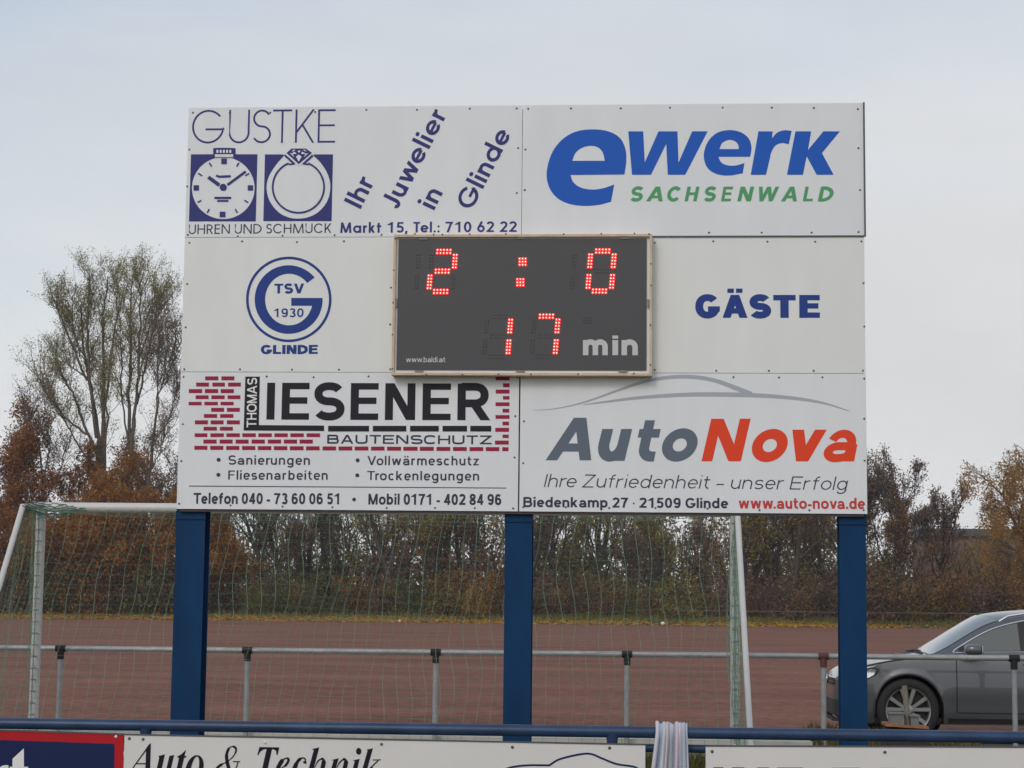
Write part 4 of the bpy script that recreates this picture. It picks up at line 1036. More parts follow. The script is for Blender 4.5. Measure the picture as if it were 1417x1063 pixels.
# the two tall poplars on the left: limbs read off the photograph, thickness and depth added
def limb_tree(label, bx, Y, limbs, seed, tw=.78, lm=L_olive, nleaf=15, name='poplar_tree'):
    R = random.Random(seed); base = Vector((gx(bx, Y), Y, bank_z(Y)-.2)); bark, lv = MB(), MB()
    limbs = [([(bx+(x-bx)*(.80 if x < bx else .93), y if y > 840 else y+.060*(866-y)) for x, y in p2], r0*.72, r1*.8, dp, tg) for p2, r0, r1, dp, tg in limbs]
    def W(q, dep): v = at(q[0], q[1], Y); return Vector((v.x, Y+dep, v.z))
    for (pts2, r0, r1, dep, twig) in limbs:
        n = len(pts2); P3 = [W(q, dep*i/(n-1)) for i, q in enumerate(pts2)]
        if pts2[0][1] > 840: P3[0].z = base.z
        sm_ = []
        for i in range(n-1):
            for j in range(5): sm_.append(P3[i].lerp(P3[i+1], j/5)+Vector((R.gauss(0, .05), R.gauss(0, .05), 0)))
        sm_.append(P3[-1]); m = len(sm_)
        bark.tube(sm_, [r0+(r1-r0)*i/(m-1) for i in range(m)], 7, False)
        for k in range(int(twig*tw)):
            t = R.uniform(.22, 1)*(m-1); i = min(int(t), m-2); q = sm_[i].lerp(sm_[i+1], t-i); ax = (sm_[i+1]-sm_[i]).normalized()
            side = Vector((R.gauss(0, 1), R.gauss(0, 1), 0)).normalized()
            d = (ax*.6+side*R.uniform(.35, 1.1)+Vector((0, 0, .45))); L = R.uniform(2.2, 6.0)*(1-.55*t/m)
            tp, trs, _ = limb(bark, q, d, L, .036, R, 7, .14, .10, .35, 3)
            for s_ in range(int(3+L*1.9)):
                i2 = R.randrange(1, 8); d2 = Vector((R.gauss(0, .75), R.gauss(0, .75), .9)); t2, _, _ = limb(bark, tp[i2], d2, R.uniform(.5, 1.5), .016, R, 3, .2, .1, .5, 3)
                for k2 in range(nleaf):
                    j = R.uniform(0, 2.99); qq = t2[int(j)].lerp(t2[int(j)+1], j-int(j))
                    leaf(lv, qq+Vector((R.gauss(0, .2), R.gauss(0, .2), R.gauss(0, .2))), R.uniform(.045, .10), R)
    t = thing(name, label, 'tree', tuple(base)); bark.build('trunk', M_bark, t); lv.build('crown', lm, t)
    return t
limb_tree('taller broad poplar with spreading upright limbs and thin olive leaves, left of the scoreboard', 152, 163, [
    ([(150, 866), (147, 760), (140, 650), (132, 600)], .48, .34, 0, 0),
    ([(134, 640), (127, 560), (112, 500), (100, 450), (96, 390)], .30, .07, 1, 34), ([(112, 505), (90, 455), (72, 410), (60, 385)], .16, .05, -1.5, 26),
    ([(130, 590), (118, 490), (116, 430), (120, 370), (122, 345)], .22, .05, -1, 34), ([(140, 655), (140, 560), (140, 480), (138, 410), (146, 350)], .30, .06, .5, 40),
    ([(140, 560), (150, 480), (156, 410), (156, 360)], .18, .05, 1.8, 30), ([(142, 670), (151, 560), (146, 500)], .2, .06, -1, 10),
    ([(134, 622), (105, 570), (80, 520), (58, 490), (46, 460)], .20, .05, 2, 30), ([(112, 585), (78, 560), (52, 530), (38, 500)], .14, .04, -2, 26),
    ([(138, 650), (95, 600), (60, 545), (40, 515)], .12, .04, 1, 16), ([(100, 470), (88, 430), (82, 380)], .12, .04, .7, 20), ([(112, 500), (75, 480), (60, 450)], .1, .04, 2, 16)], 11)
limb_tree('narrower poplar with fine olive foliage standing right of the taller poplar', 176, 160, [
    ([(174, 866), (176, 780), (178, 690), (181, 620), (186, 560)], .40, .22, 0, 4), ([(182, 610), (177, 540), (180, 470), (178, 400), (180, 350)], .24, .05, .8, 42),
    ([(186, 560), (193, 500), (196, 440), (200, 380), (192, 352)], .20, .05, -.8, 40), ([(190, 540), (204, 470), (214, 410), (222, 375)], .14, .04, 1.2, 34), ([(196, 470), (212, 430), (228, 395)], .10, .04, -1, 26),
    ([(178, 600), (168, 520), (170, 440), (171, 385)], .12, .04, -1.5, 24)], 12)
limb_tree('slim leaning tree with reddish brown tips between the poplars and the scoreboard edge', 199, 158, [
    ([(196, 866), (200, 720), (206, 650), (214, 590), (219, 535)], .24, .12, 0, 6), ([(219, 540), (216, 490), (220, 440)], .10, .04, 1, 30), ([(218, 545), (230, 500), (240, 450)], .10, .04, -1, 34),
    ([(214, 600), (232, 560), (245, 510)], .08, .03, 1.4, 26), ([(208, 640), (226, 610), (238, 570)], .07, .03, -1, 22), ([(228, 510), (245, 470), (252, 445)], .06, .03, .5, 18)], 13, lm=L_purple, nleaf=9, name='leaning_tree')
limb_tree('thin bare tree with pinkish leaf remnants left of the tall poplars', 62, 158, [
    ([(62, 866), (62, 740), (58, 660), (52, 600)], .2, .1, 0, 8), ([(58, 660), (66, 610), (64, 560)], .08, .03, 1, 24), ([(54, 620), (44, 580), (40, 545)], .08, .03, -1, 22), ([(60, 690), (80, 640), (90, 600)], .07, .03, 1, 20)], 14, lm=L_purple, nleaf=8, name='bare_tree')

PB = dict(lev=3, trunk=.5, r=.22, branch=[5, 6, 8], start=.12, wob=.10, up=.02, angle=(.5, 1.0), ratio=(.45, .62), lift=.15, rmin=.02, leaf=46, spread=.26, size=(.055, .13))
PT = dict(lev=4, trunk=.45, r=.17, branch=[3, 3, 4, 6], start=.30, wob=.10, up=.04, angle=(.35, .75), ratio=(.5, .68), lift=.25, rmin=.016, leaf=4, spread=.12, size=(.05, .11))
def ground_at(Y): return bank_z(Y)
def put(px_, Y): return (gx(px_, Y), Y, bank_z(Y))
def Hpx(px_, py_, Y): return at(px_, py_, Y).z - bank_z(Y)
# rust orange trees
for i, (px_, py_, Y, lab) in enumerate([(12, 535, 156, 'large rust brown tree at the left edge behind the goal stay'), (118, 610, 156, 'bushy rust orange tree below the tall poplars behind the goal post'),
        (232, 640, 157, 'rust orange tree beside the left blue post'), (-40, 560, 159, 'brown leafy tree cut by the left picture edge'), (62, 650, 158, 'low rust orange tree between the goal post and the left edge tree'), (170, 680, 156, 'orange brown tree under the narrow poplar behind the crossbar'), (305, 700, 158, 'orange tree right of the left blue post behind the net')]):
    grow_tree('rust_tree', lab, 'tree', put(px_, Y), Hpx(px_, py_, Y), PB, L_orange if i not in (0, 3) else leafmat('rust_brown_leaves', [(.26, .095, .025), (.34, .125, .03), (.18, .08, .026), (.38, .165, .038)]) if i == 0 else bpy.data.materials['rust_brown_leaves'], M_bark_dark, 30+i)
PL = dict(PT, leaf=9, size=(.05, .11), spread=.16, trunk=.5, r=.14)
for i, (px_, py_, Y, lm_, lab) in enumerate([(28, 560, 161, L_purple, 'thin twiggy tree rising behind the large rust brown tree at the left edge'), (92, 600, 162, L_orange, 'thin rust leaved tree left of the broad poplar trunk'),
        (135, 640, 155, L_orange, 'rust orange tree in front of the broad poplar trunk'), (208, 610, 162, L_brown, 'thin brown tree between the narrow poplar and the scoreboard'), (236, 560, 163, L_purple, 'thin plum brown tree against the left scoreboard edge'),
        (262, 690, 156, L_orange, 'rust tree straight behind the left blue post'), (200, 668, 156, L_orange, 'rust orange tree low in front of the narrow poplar'), (160, 590, 166, L_brown, 'thin brown tree half hidden between the two tall poplars')]):
    grow_tree('slender_tree', lab, 'tree', put(px_, Y), Hpx(px_, py_, Y), dict(PL, leaf=16) if lm_ is L_orange else PL, lm_, M_bark_dark, 50+i)
# right hand trees
PPU = dict(PT, leaf=4, size=(.05, .095), spread=.12, trunk=.40, r=.17, branch=[4, 4, 4, 7])
grow_tree('plum_tree', 'tall dull plum coloured tree with thinning leaves, just right of the right blue post', 'tree', put(1212, 158), Hpx(1212, 588, 158), PPU, L_purple, M_bark_dark, 61)
grow_tree('plum_tree', 'mid height airy plum brown tree second from the right blue post', 'tree', put(1236, 161), Hpx(1236, 612, 161), PPU, L_purple, M_bark_dark, 66, lean=(.05, 0))
grow_tree('plum_tree', 'shorter spreading tree with sparse dark leaves in front of the flat roof', 'tree', put(1290, 160), Hpx(1290, 655, 160), PPU, L_purple, M_bark_dark, 62, lean=(.1, 0))
grow_tree('plum_tree', 'low bare twigged tree between the two plum coloured trees', 'tree', put(1250, 156), Hpx(1250, 668, 156), dict(PPU, leaf=4), L_brown, M_bark_dark, 63)
PBI = dict(lev=3, trunk=.66, r=.20, branch=[7, 7, 13], start=.25, wob=.12, up=-.06, angle=(.45, .85), ratio=(.30, .42), lift=.15, rmin=.016, leaf=15, spread=.13, size=(.05, .10), droop=1.6)
grow_tree('birch_tree', 'golden drooping birch rising above the car at the right picture edge', 'tree', put(1488, 154), Hpx(1465, 606, 154), PBI, L_birch, M_bark, 64)
grow_tree('birch_tree', 'smaller golden birch with drooping twigs left of the taller birch', 'tree', put(1446, 155), Hpx(1420, 630, 155), PBI, L_birch, M_bark, 65)
# thicket behind the goal: four kinds of thin trees, copied
kinds = []
for i, (lm, lf, nm) in enumerate(((L_brown, 4, 'brown'), (L_yellowgreen, 5, 'yellow green'), (L_brown, 2, 'almost bare'), (L_purple, 5, 'plum'))):
    t = grow_tree('thicket_tree', '', 'tree', (0, 0, 0), 13, dict(PT, leaf=lf, r=.20+.05*(i % 2)), lm, M_bark_dark, 80+i, 'thin trees of the thicket behind the goal')
    kinds.append([t, nm, 0])
LABT = {'brown': 'thin dark trunked tree with sparse brown leaves in the thicket behind the goal', 'yellow green': 'thin tree with yellow green leaves in the thicket behind the goal', 'almost bare': 'almost bare dark tree in the thicket behind the goal', 'plum': 'thin tree with dull plum leaves in the thicket behind the goal'}
R5 = random.Random(5)
for n in range(46):
    px_ = 285 + n*21 + R5.uniform(-9, 9); Y = R5.uniform(157, 186)
    k = kinds[R5.choice((0, 1, 1, 2, 2, 3))]; s_ = R5.uniform(.75, 1.15)
    if 850 < px_ < 1000: s_ *= .8
    if px_ > 1180: s_ *= .62
    loc = (gx(px_, Y), Y, bank_z(Y)); rot = R5.uniform(0, 6.28)
    lab = LABT[k[1]]
    if k[2] == 0:
        o = k[0]; o.location = loc; o.rotation_euler = (0, 0, rot); o.scale = (s_, s_, s_*R5.uniform(.9, 1.1)); o['label'] = lab
    else: o = copy_tree(k[0], loc, rot, (s_, s_, s_*R5.uniform(.9, 1.1)), lab)
    k[2] += 1
# shrubs along the far edge
def shrub_proto(lm, seed, dens=700):
    R = random.Random(seed); st, lv = MB(), MB()
    for k in range(9):
        a = R.uniform(0, 2*pi); pts, rs, _ = limb(st, (R.gauss(0, .3), R.gauss(0, .3), -.1), (cos(a)*.5, sin(a)*.5, 1), R.uniform(2.2, 3.6), .05, R, 5, .15, .02, .3, 4)
        for j in range(5):
            q = pts[R.randrange(1, 5)]; t2, _, _ = limb(st, q, (R.gauss(0, .7), R.gauss(0, .7), .6), R.uniform(.7, 1.5), .022, R, 4, .2, .05, .4, 3)
            for m in range(dens//28):
                i2 = R.uniform(0, 3.99); c = t2[int(i2)].lerp(t2[int(i2)+1], i2-int(i2))
                leaf(lv, c+Vector((R.gauss(0, .22), R.gauss(0, .22), R.gauss(0, .2))), R.uniform(.05, .12), R)
        for m in range(dens//30):
            leaf(lv, Vector((R.gauss(0, .9), R.gauss(0, .8), abs(R.gauss(0, .6)))), R.uniform(.05, .12), R)
    t = thing('shrub', '', 'shrub', (0, 0, 0), 'shrubs along the far edge of the pitch'); st.build('stem', M_bark_dark, t); lv.build('foliage', lm, t)
    return t
SH = [[shrub_proto(L_brown, 101), 'brown shrub in the undergrowth beyond the far edge of the pitch', 0], [shrub_proto(L_green, 102), 'dull green shrub in the undergrowth beyond the far edge of the pitch', 0],
      [shrub_proto(L_yellowgreen, 103), 'yellow green shrub in the undergrowth beyond the far edge of the pitch', 0], [shrub_proto(L_orange, 104), 'rust orange shrub in the undergrowth beyond the far edge of the pitch', 0],
      [shrub_proto(L_purple, 105), 'dull plum shrub in the undergrowth beyond the far edge of the pitch', 0]]
def put_shrub(k, px_, Y, s_, label=None):
    q = SH[k]; loc = (gx(px_, Y), Y, bank_z(Y)-.05); rot = R5.uniform(0, 6.28); sc = (s_*R5.uniform(.9, 1.3), s_*R5.uniform(.9, 1.3), s_)
    lab = label or q[1]
    if q[2] == 0: o = q[0]; o.location = loc; o.rotation_euler = (0, 0, rot); o.scale = sc; o['label'] = lab
    else: o = copy_tree(q[0], loc, rot, sc, lab)
    q[2] += 1; return o
for n in range(56):
    px_ = -30 + n*26.5 + R5.uniform(-9, 9); Y = R5.uniform(155.2, 160)
    if px_ < 300: k = R5.choice((0, 0, 3, 1, 4))
    elif px_ < 720: k = R5.choice((0, 1, 1, 2, 3, 2, 1))
    elif px_ < 1000: k = R5.choice((0, 1, 4, 2, 2))
    else: k = R5.choice((0, 1, 4, 0, 2, 3))
    put_shrub(k, px_, Y, R5.uniform(.7, 1.25))
for n in range(50):
    px_ = -40 + n*30 + R5.uniform(-9, 9); Y = R5.uniform(166, 182)
    put_shrub(R5.choice((0, 4, 1, 0, 4, 2)), px_, Y, R5.uniform(1.4, 2.3))
for n in range(11):
    put_shrub(R5.choice((0, 4, 0, 3, 4, 0, 2)), 1196 + n*24 + R5.uniform(-6, 6), R5.uniform(154.6, 157), R5.uniform(1.0, 1.5))
for n in range(15):
    put_shrub(R5.choice((3, 0, 0, 1, 4)), -20 + n*19 + R5.uniform(-6, 6), R5.uniform(154.3, 157), R5.uniform(1.0, 1.7))
gb = shrub_proto(L_yellow, 109); gb.location = put(658, 153.9); gb.scale = (.75, .75, 1.0); gb['label'] = 'golden yellow bush standing out in the undergrowth left of the middle blue post'
# the wood behind, read as one mass
R6 = random.Random(6); b = MB()
for i in range(75000):
    x = R6.uniform(-68, 62); Y = R6.uniform(188, 215); h = 10.5+1.8*sin(x*.21)+1.5*sin(x*.53+2)-(4 if x > 24 else 0)
    leaf(b, Vector((x, Y, (.8+min(abs(R6.gauss(0, .5)), R6.uniform(.75, 1.0))*h))), R6.uniform(.12, .28), R6)
for i in range(600):
    x = R6.uniform(-68, 62); Y = R6.uniform(188, 205); limb(b, (x, Y, .5), (R6.gauss(0, .12), R6.gauss(0, .1), 1), R6.uniform(7, 10.5)*(.6 if x > 24 else 1), .1, R6, 5, .08, .02, .3, 3)
tag(b.build('far_wood', leafmat('far_wood_leaves', [(.17, .135, .085), (.22, .155, .09), (.14, .12, .07), (.19, .165, .08)], .35)), kind='stuff')
# flat roofed building far behind the trees
HY = 215
hx0, hx1 = gx(1284, HY), gx(1470, HY); hz1 = at(1330, 732, HY).z
bd = thing('flat_roofed_building', 'low building with dark flat roof showing between the trees on the right', 'building', ((hx0+hx1)/2, HY, .5))
b = MB(); b.box(hx0, HY, 0, hx1, HY+12, hz1-.8); b.build('wall', mat('far_brick_wall', (.20, .12, .09), .9, var=.2, scale=3), bd)
b = MB(); b.box(hx0-.6, HY-.6, hz1-.797, hx1+.6, HY+12.6, hz1); b.build('roof', mat('dark_fascia', (.07, .07, .085), .6), bd)
for k in range(4):
    b = MB(); x = hx0+2+k*3.6; b.box(x, HY-.03, 4.2, x+1.8, HY-.003, 6.2); b.build('window', mat('far_pane', (.05, .06, .07), .1) if 'far_pane' not in bpy.data.materials else bpy.data.materials['far_pane'], bd)

# ---------------------------------------------------------------- stump with stake in front of the car
SY = 20.3
sx = gx(1249, SY)
st = thing('wooden_block', 'dark wooden block with orange plank, grey boxes and upright stake before the car wheel', 'block', (sx, SY, 0))
k_ = 2680/SY
def sxp(p): return gx(p, SY)
topz = at(1245, 1005, SY).z
b = MB(); b.box(sxp(1223), SY-.12, -.05, sxp(1280), SY+.25, topz-.022); b.build('base', mat('dark_wet_wood', (.035, .028, .026), .9, var=.3, scale=14), st)
b = MB(); zz = at(1245, 1000.5, SY).z
b.add([(sxp(1222), SY-.14, zz-.028), (sxp(1281), SY-.14, zz-.05), (sxp(1281), SY+.27, zz-.05), (sxp(1222), SY+.27, zz-.028), (sxp(1222), SY-.14, zz), (sxp(1281), SY-.14, zz-.030), (sxp(1281), SY+.27, zz-.030), (sxp(1222), SY+.27, zz)],
      [(0, 3, 2, 1), (4, 5, 6, 7), (0, 1, 5, 4), (1, 2, 6, 5), (2, 3, 7, 6), (3, 0, 4, 7)])
b.build('plank', mat('fresh_orange_wood', (.34, .135, .05), .7, var=.2, scale=18), st)
M_wea = mat('weathered_grey_wood', (.20, .185, .15), .9, var=.25, scale=16, stretch=(3, 3, .6))
b = MB(); p0 = Vector((sxp(1254), SY, topz-.02)); p1 = at(1251.5, 949, SY); b.tube([p0, p0.lerp(p1, .5)+Vector((.006, 0, 0)), p1], [.030, .029, .027], 8); b.build('stake', M_wea, st)
for (a, c, t0, t1, lean) in ((1229, 1247, 988, 1001, .004), (1257, 1268, 991, 1004, 0)):
    b = MB(); q0, q1 = at(1250, t1, SY).z, at(1250, t0, SY).z
    b.box(sxp(a), SY-.10, q0-.02, sxp(c), SY+.10, q1); b.box(sxp(a)-.012, SY-.115, q1+.0005, sxp(c)+.012, SY+.115, q1+.016)
    b.build('grey_box', mat('grey_box_paint', (.17, .18, .17), .7, var=.15) if 'grey_box_paint' not in bpy.data.materials else bpy.data.materials['grey_box_paint'], st)

# ---------------------------------------------------------------- car
CY = 22.75               # centre line of the car
cx0 = at(1141, 960, 22.0).x
car = thing('parked_car', 'dark grey metallic estate car facing left, parked behind the tube barrier at right', 'car', (cx0, CY, 0))
def lerp_tab(tab):
    def f(x):
        if x <= tab[0][0]: return tab[0][1]
        for i in range(len(tab)-1):
            (a, p), (b_, q) = tab[i], tab[i+1]
            if x <= b_:
                p0 = tab[i-1][1] if i else p; p3 = tab[i+2][1] if i+2 < len(tab) else q
                x0_ = tab[i-1][0] if i else a-(b_-a); x3_ = tab[i+2][0] if i+2 < len(tab) else b_+(b_-a)
                t = (x-a)/(b_-a); m1 = (q-p0)/(b_-x0_)*(b_-a); m2 = (p3-p)/(x3_-a)*(b_-a)
                t2, t3 = t*t, t*t*t
                return (2*t3-3*t2+1)*p+(t3-2*t2+t)*m1+(-2*t3+3*t2)*q+(t3-t2)*m2
        return tab[-1][1]
    return f
Wd = lerp_tab([(0, .56), (.04, .64), (.12, .735), (.28, .81), (.55, .858), (.9, .885), (1.6, .89), (3.2, .89), (3.9, .865), (4.35, .79), (4.53, .70)])
zt_ = lerp_tab([(0, .66), (.05, .70), (.15, .755), (.3, .805), (.6, .868), (.9, .915), (1.2, .945), (1.45, .965), (2.4, .985), (3.4, 1.01), (4.2, 1.03), (4.53, .99)])
zc_ = lerp_tab([(0, .67), (.05, .725), (.15, .79), (.3, .845), (.6, .90), (.9, .945), (1.12, .975), (1.30, 1.085), (1.6, 1.275), (1.8, 1.385), (1.95, 1.42), (2.3, 1.455), (2.8, 1.468), (3.4, 1.455), (3.9, 1.42), (4.15, 1.37), (4.32, 1.20), (4.53, 1.0)])
za_ = lerp_tab([(0, .66), (1.2, .945), (1.30, .985), (1.45, 1.06), (1.6, 1.15), (1.8, 1.255), (2.0, 1.325), (2.3, 1.385), (2.8, 1.405), (3.4, 1.39), (3.9, 1.34), (4.15, 1.27), (4.32, 1.13), (4.53, .99)])
ya_ = lerp_tab([(1.2, .80), (1.45, .745), (1.8, .67), (2.1, .63), (2.6, .615), (3.5, .60), (4.15, .58), (4.53, .60)])
CW, CR, AR_ = (.905, 3.48), .345, .385
def zs_(x):
    z = .21 if x > .3 else .24-.1*x
    z = lerp_tab([(0, .30), (.1, .235), (.3, .205), (4.2, .21), (4.53, .32)])(x)
    for c in CW:
        if abs(x-c) < AR_: z = max(z, CR+sqrt(AR_**2-(x-c)**2)-.002)
    return z
def side_y(x, z):
    s_ = (z-.2)/.76; pr = lerp_tab([(0, .945), (.12, .972), (.30, .985), (.42, 1.0), (.62, .998), (.80, .985), (.93, .965), (1.02, .93)])(s_)
    fl = 0
    for c in CW:
        d = math.hypot(x-c, z-CR)
        if AR_ < d+.001 and d < AR_+.07: fl = max(fl, .012*(1-(d-AR_)/.07))
    return Wd(x)*pr + fl
def za(x): return max(za_(x), zt_(x)+.0005) if x > 1.2 else zt_(x)
def green_y(x, z):
    z0, z1 = zt_(x), za(x); y0 = side_y(x, z0); y1 = min(ya_(x), y0)
    t = max(0, min(1, (z-z0)/max(1e-6, z1-z0))); blend = min(1, max(0, (x-1.2)/.25))
    return y0+(y1-y0)*(t**1.12)*blend if x > 1.2 else y0
xs = set([0, .01, .025, .05, .08, .12, .16, .2, .25, .3, .36, .42, .48])
for c in CW:
    for k in range(25): xs.add(round(c-AR_*cos(pi*k/24), 4))
    xs.add(round(c-AR_-.002, 4)); xs.add(round(c+AR_+.002, 4))
x = 1.28
while x < 4.53: xs.add(round(x, 3)); x += .06
xs |= {4.4, 4.45, 4.49, 4.51, 4.53}; xs = sorted(xs)
def nose(x): return x + .115*max(0, 1-x/.75)**1.4      # blunt nose
def car_pt(x, y, z, sgn=-1): return (cx0+nose(x), CY+sgn*y, z)
body = MB(); NB, NG, NT = 14, 6, 7
rowsL = []
for x in xs:
    r1 = []
    z0, z1 = zs_(x), zt_(x)
    for i in range(NB+1): z = z0+(z1-z0)*i/NB; r1.append((side_y(x, z), z))
    za1 = za(x)
    for i in range(1, NG+1): z = z1+(za1-z1)*i/NG; r1.append((green_y(x, z), z))
    ye = r1[-1][0]; zc1 = max(zc_(x), za1)
    for i in range(1, NT+1): u = i/NT; r1.append((ye*(1-u), za1+(zc1-za1)*(1-(1-u)**2.2)))
    rowsL.append(r1)
NP = len(rowsL[0])
for sgn in (-1, 1):
    vv = [car_pt(x, y, z, sgn) for x, r1 in zip(xs, rowsL) for (y, z) in r1]
    ff = [(i*NP+j, (i+1)*NP+j, (i+1)*NP+j+1, i*NP+j+1) for i in range(len(xs)-1) for j in range(NP-1)]
    if sgn > 0: ff = [tuple(reversed(f)) for f in ff]
    body.add(vv, ff, True)
for i_, x in ((0, xs[0]), (-1, xs[-1])):
    r1 = rowsL[i_]; lp = [car_pt(x, y, z, -1) for y, z in r1]+[car_pt(x, y, z, 1) for y, z in reversed(r1)]
    body.add(lp, [tuple(range(len(lp)))])
M_paint = mat('dark_grey_metallic_paint', (.105, .110, .122), .38, .45, 1.0, coatrough=.02)
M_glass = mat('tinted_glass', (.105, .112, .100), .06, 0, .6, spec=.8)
M_screen_glass = mat('windscreen_glass', (.17, .20, .205), .05, 0, .8, spec=.9)  # pale base colour stands in for sky reflected in the screen
M_dark = mat('black_plastic', (.016, .016, .018), .55)
M_chrome = mat('chrome_trim', (.75, .76, .78), .12, 1)
M_tyre = mat('tyre_rubber', (.018, .018, .019), .8, bump=.2, bscale=80)
M_alloy = mat('silver_alloy', (.36, .36, .35), .32, .75)
M_lens = mat('lamp_chrome', (.8, .82, .85), .08, .85)
M_inside = mat('dim_interior', (.10, .095, .085), .8)
body.build('body', M_paint, car)
b = MB(); b.box(cx0+.25, CY-.80, .19, cx0+4.3, CY+.80, .26); b.build('underside', M_dark, car)
for c in CW:
    for sgn in (-1, 1):
        b = MB(); b.lathe([(AR_-.003, sgn*.862), (AR_-.003, sgn*.55), (.02, sgn*.55)], (cx0+c, CY, CR), 'y', 40)
        b.build('wheel_housing', M_dark, car)
def surf_patch(name, m, poly2, f, off, parent=car, n=10, sides=(-1,)):
    """a pane lying on the body side: poly2 in (x, z)"""
    mb = MB()
    lo_x, hi_x = min(p[0] for p in poly2), max(p[0] for p in poly2)
    def zrange(x):
        zz = []
        for i in range(len(poly2)):
            (x0_, z0_), (x1_, z1_) = poly2[i], poly2[(i+1) % len(poly2)]
            if (x0_-x)*(x1_-x) <= 0 and x0_ != x1_: zz.append(z0_+(z1_-z0_)*(x-x0_)/(x1_-x0_))
        return (min(zz), max(zz)) if zz else (0, 0)
    N = 26
    for sgn in sides:
        vv = []
        for i in range(N+1):
            x = lo_x+(hi_x-lo_x)*i/N; x = min(max(x, lo_x+1e-5), hi_x-1e-5); a, c = zrange(x)
            for j in range(n+1): z = a+(c-a)*j/n; vv.append(car_pt(x, f(x, z)+off, z, sgn))
        ff = [(i*(n+1)+j, (i+1)*(n+1)+j, (i+1)*(n+1)+j+1, i*(n+1)+j+1) for i in range(N) for j in range(n)]
        if sgn > 0: ff = [tuple(reversed(q)) for q in ff]
        mb.add(vv, ff, True)
    return mb.build(name, m, parent)
roofline = [(x, za(x)-.035-.02*(x < 1.6)) for x in [1.50+.06*k for k in range(46)]]
def winpoly(x0, x1):
    top = [(x, za(x)-.045) for x in [x0+(x1-x0)*k/14 for k in range(15)]]
    bot = [(x, zt_(x)+.022) for x in [x1-(x1-x0)*k/14 for k in range(15)]]
    return [p for p in top]+bot
for sg in (-1, 1):
    wb = surf_patch('window_band', M_dark, winpoly(1.47, 4.02), green_y, .0022, sides=(sg,))
    for (a, c) in ((1.53, 2.14), (2.24, 3.16), (3.24, 3.90)):
        surf_patch('side_window', M_glass, [(x, z-.004 if z > zt_(x)+.1 else z+.006) for x, z in winpoly(a, c)], green_y, .0042, parent=wb, sides=(sg,))
b = MB()
for sgn in (-1, 1):
    tr = [(x, za(x)-.038) for x in [1.43+.07*k for k in range(37)]]
    tr = [(1.40, zt_(1.40)+.016)]+tr
    b.tube([car_pt(x, green_y(x, z)+.005, z, sgn) for x, z in tr], .010, 6)
    b.tube([car_pt(x, green_y(x, z)+.004, z, sgn) for x, z in [(1.42+.1*k, zt_(1.42+.1*k)+.014) for k in range(26)]], .006, 6)
b.build('chrome_trim', M_chrome, car)
def top_pt(x, u, off, sgn):       # on the bonnet, windscreen or roof: u 0 at the edge, 1 on the centre line
    y = green_y(x, za(x))*(1-u); z = za(x)+(max(zc_(x), za(x))-za(x))*(1-(1-u)**2.2)
    return (cx0+nose(x), CY+sgn*y, z+off)
mb = MB(); vv = []; N, K = 16, 16
for i in range(N+1):
    for j in range(K+1):
        s_ = -1+2*j/K; u = (1-abs(s_))*.91+.09; xx = (1.115+.04*abs(s_)**2)+(1.80-1.115)*i/N*(1) + .10*abs(s_)**2*i/N
        p = top_pt(xx, u, .006, -1 if s_ <= 0 else 1); vv.append((p[0]-.004, p[1], p[2]))
mb.add(vv, [(i*(K+1)+j, i*(K+1)+j+1, (i+1)*(K+1)+j+1, (i+1)*(K+1)+j) for i in range(N) for j in range(K)], True)
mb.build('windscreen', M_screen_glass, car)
b = MB(); b.tube([top_pt(1.09, .22, .012, -1), top_pt(1.11, .6, .02, -1), top_pt(1.10, 1, .02, -1)], .012, 6); b.tube([top_pt(1.10, .9, .016, 1), top_pt(1.09, .25, .014, 1)], .012, 6); b.build('wiper', M_dark, car)
b = MB()
for sgn in (-1, 1):
    b.tube([top_pt(x, .06, o, sgn) for x, o in ((1.95, .0), (2.05, .035), (2.4, .042), (3.2, .042), (3.7, .038), (3.85, .0))], .016, 8)
b.build('roof_rail', M_chrome, car)
def gap(pts, name='door_gap'):
    b = MB(); V2 = [car_pt(x, (side_y(x, z) if z <= zt_(x) else green_y(x, z))+.0025, z) for x, z in pts]
    b.tube(V2, .0060, 5); return b
g1 = gap([(1.435, .33+.66*k/12) for k in range(13)]+[(1.43, .985)]); g1.build('door_gap', M_dark, car)
gap([(2.36-.1*(k/12-.4 if k < 5 else 0), .33+.66*k/12) for k in range(13)]).build('door_gap', M_dark, car)
gap([(3.12, .75+.02*k) for k in range(13)]).build('door_gap', M_dark, car)
gap([(1.435+.16*k, .325) for k in range(10)]).build('sill_gap', M_dark, car)
gap([(.32+.11*k, zt_(.32+.11*k)-.012) for k in range(9)]).build('bonnet_gap', M_dark, car)
gap([(.38, .55), (.40, .62), (.45, .72)][:2]).build('bumper_gap', M_dark, car)
for hx in (2.16, 3.0):
    b = MB(); z = .87; b.tube([car_pt(hx+.03*k, side_y(hx, z)+.012+.014*sin(pi*k/6), z) for k in range(7)], .014, 8); b.build('door_handle', M_paint, car)
# sill moulding and side strip
surf_patch('sill', M_dark, [(1.34, .205), (3.06, .205), (3.06, .26), (1.34, .26)], side_y, .003, n=4)
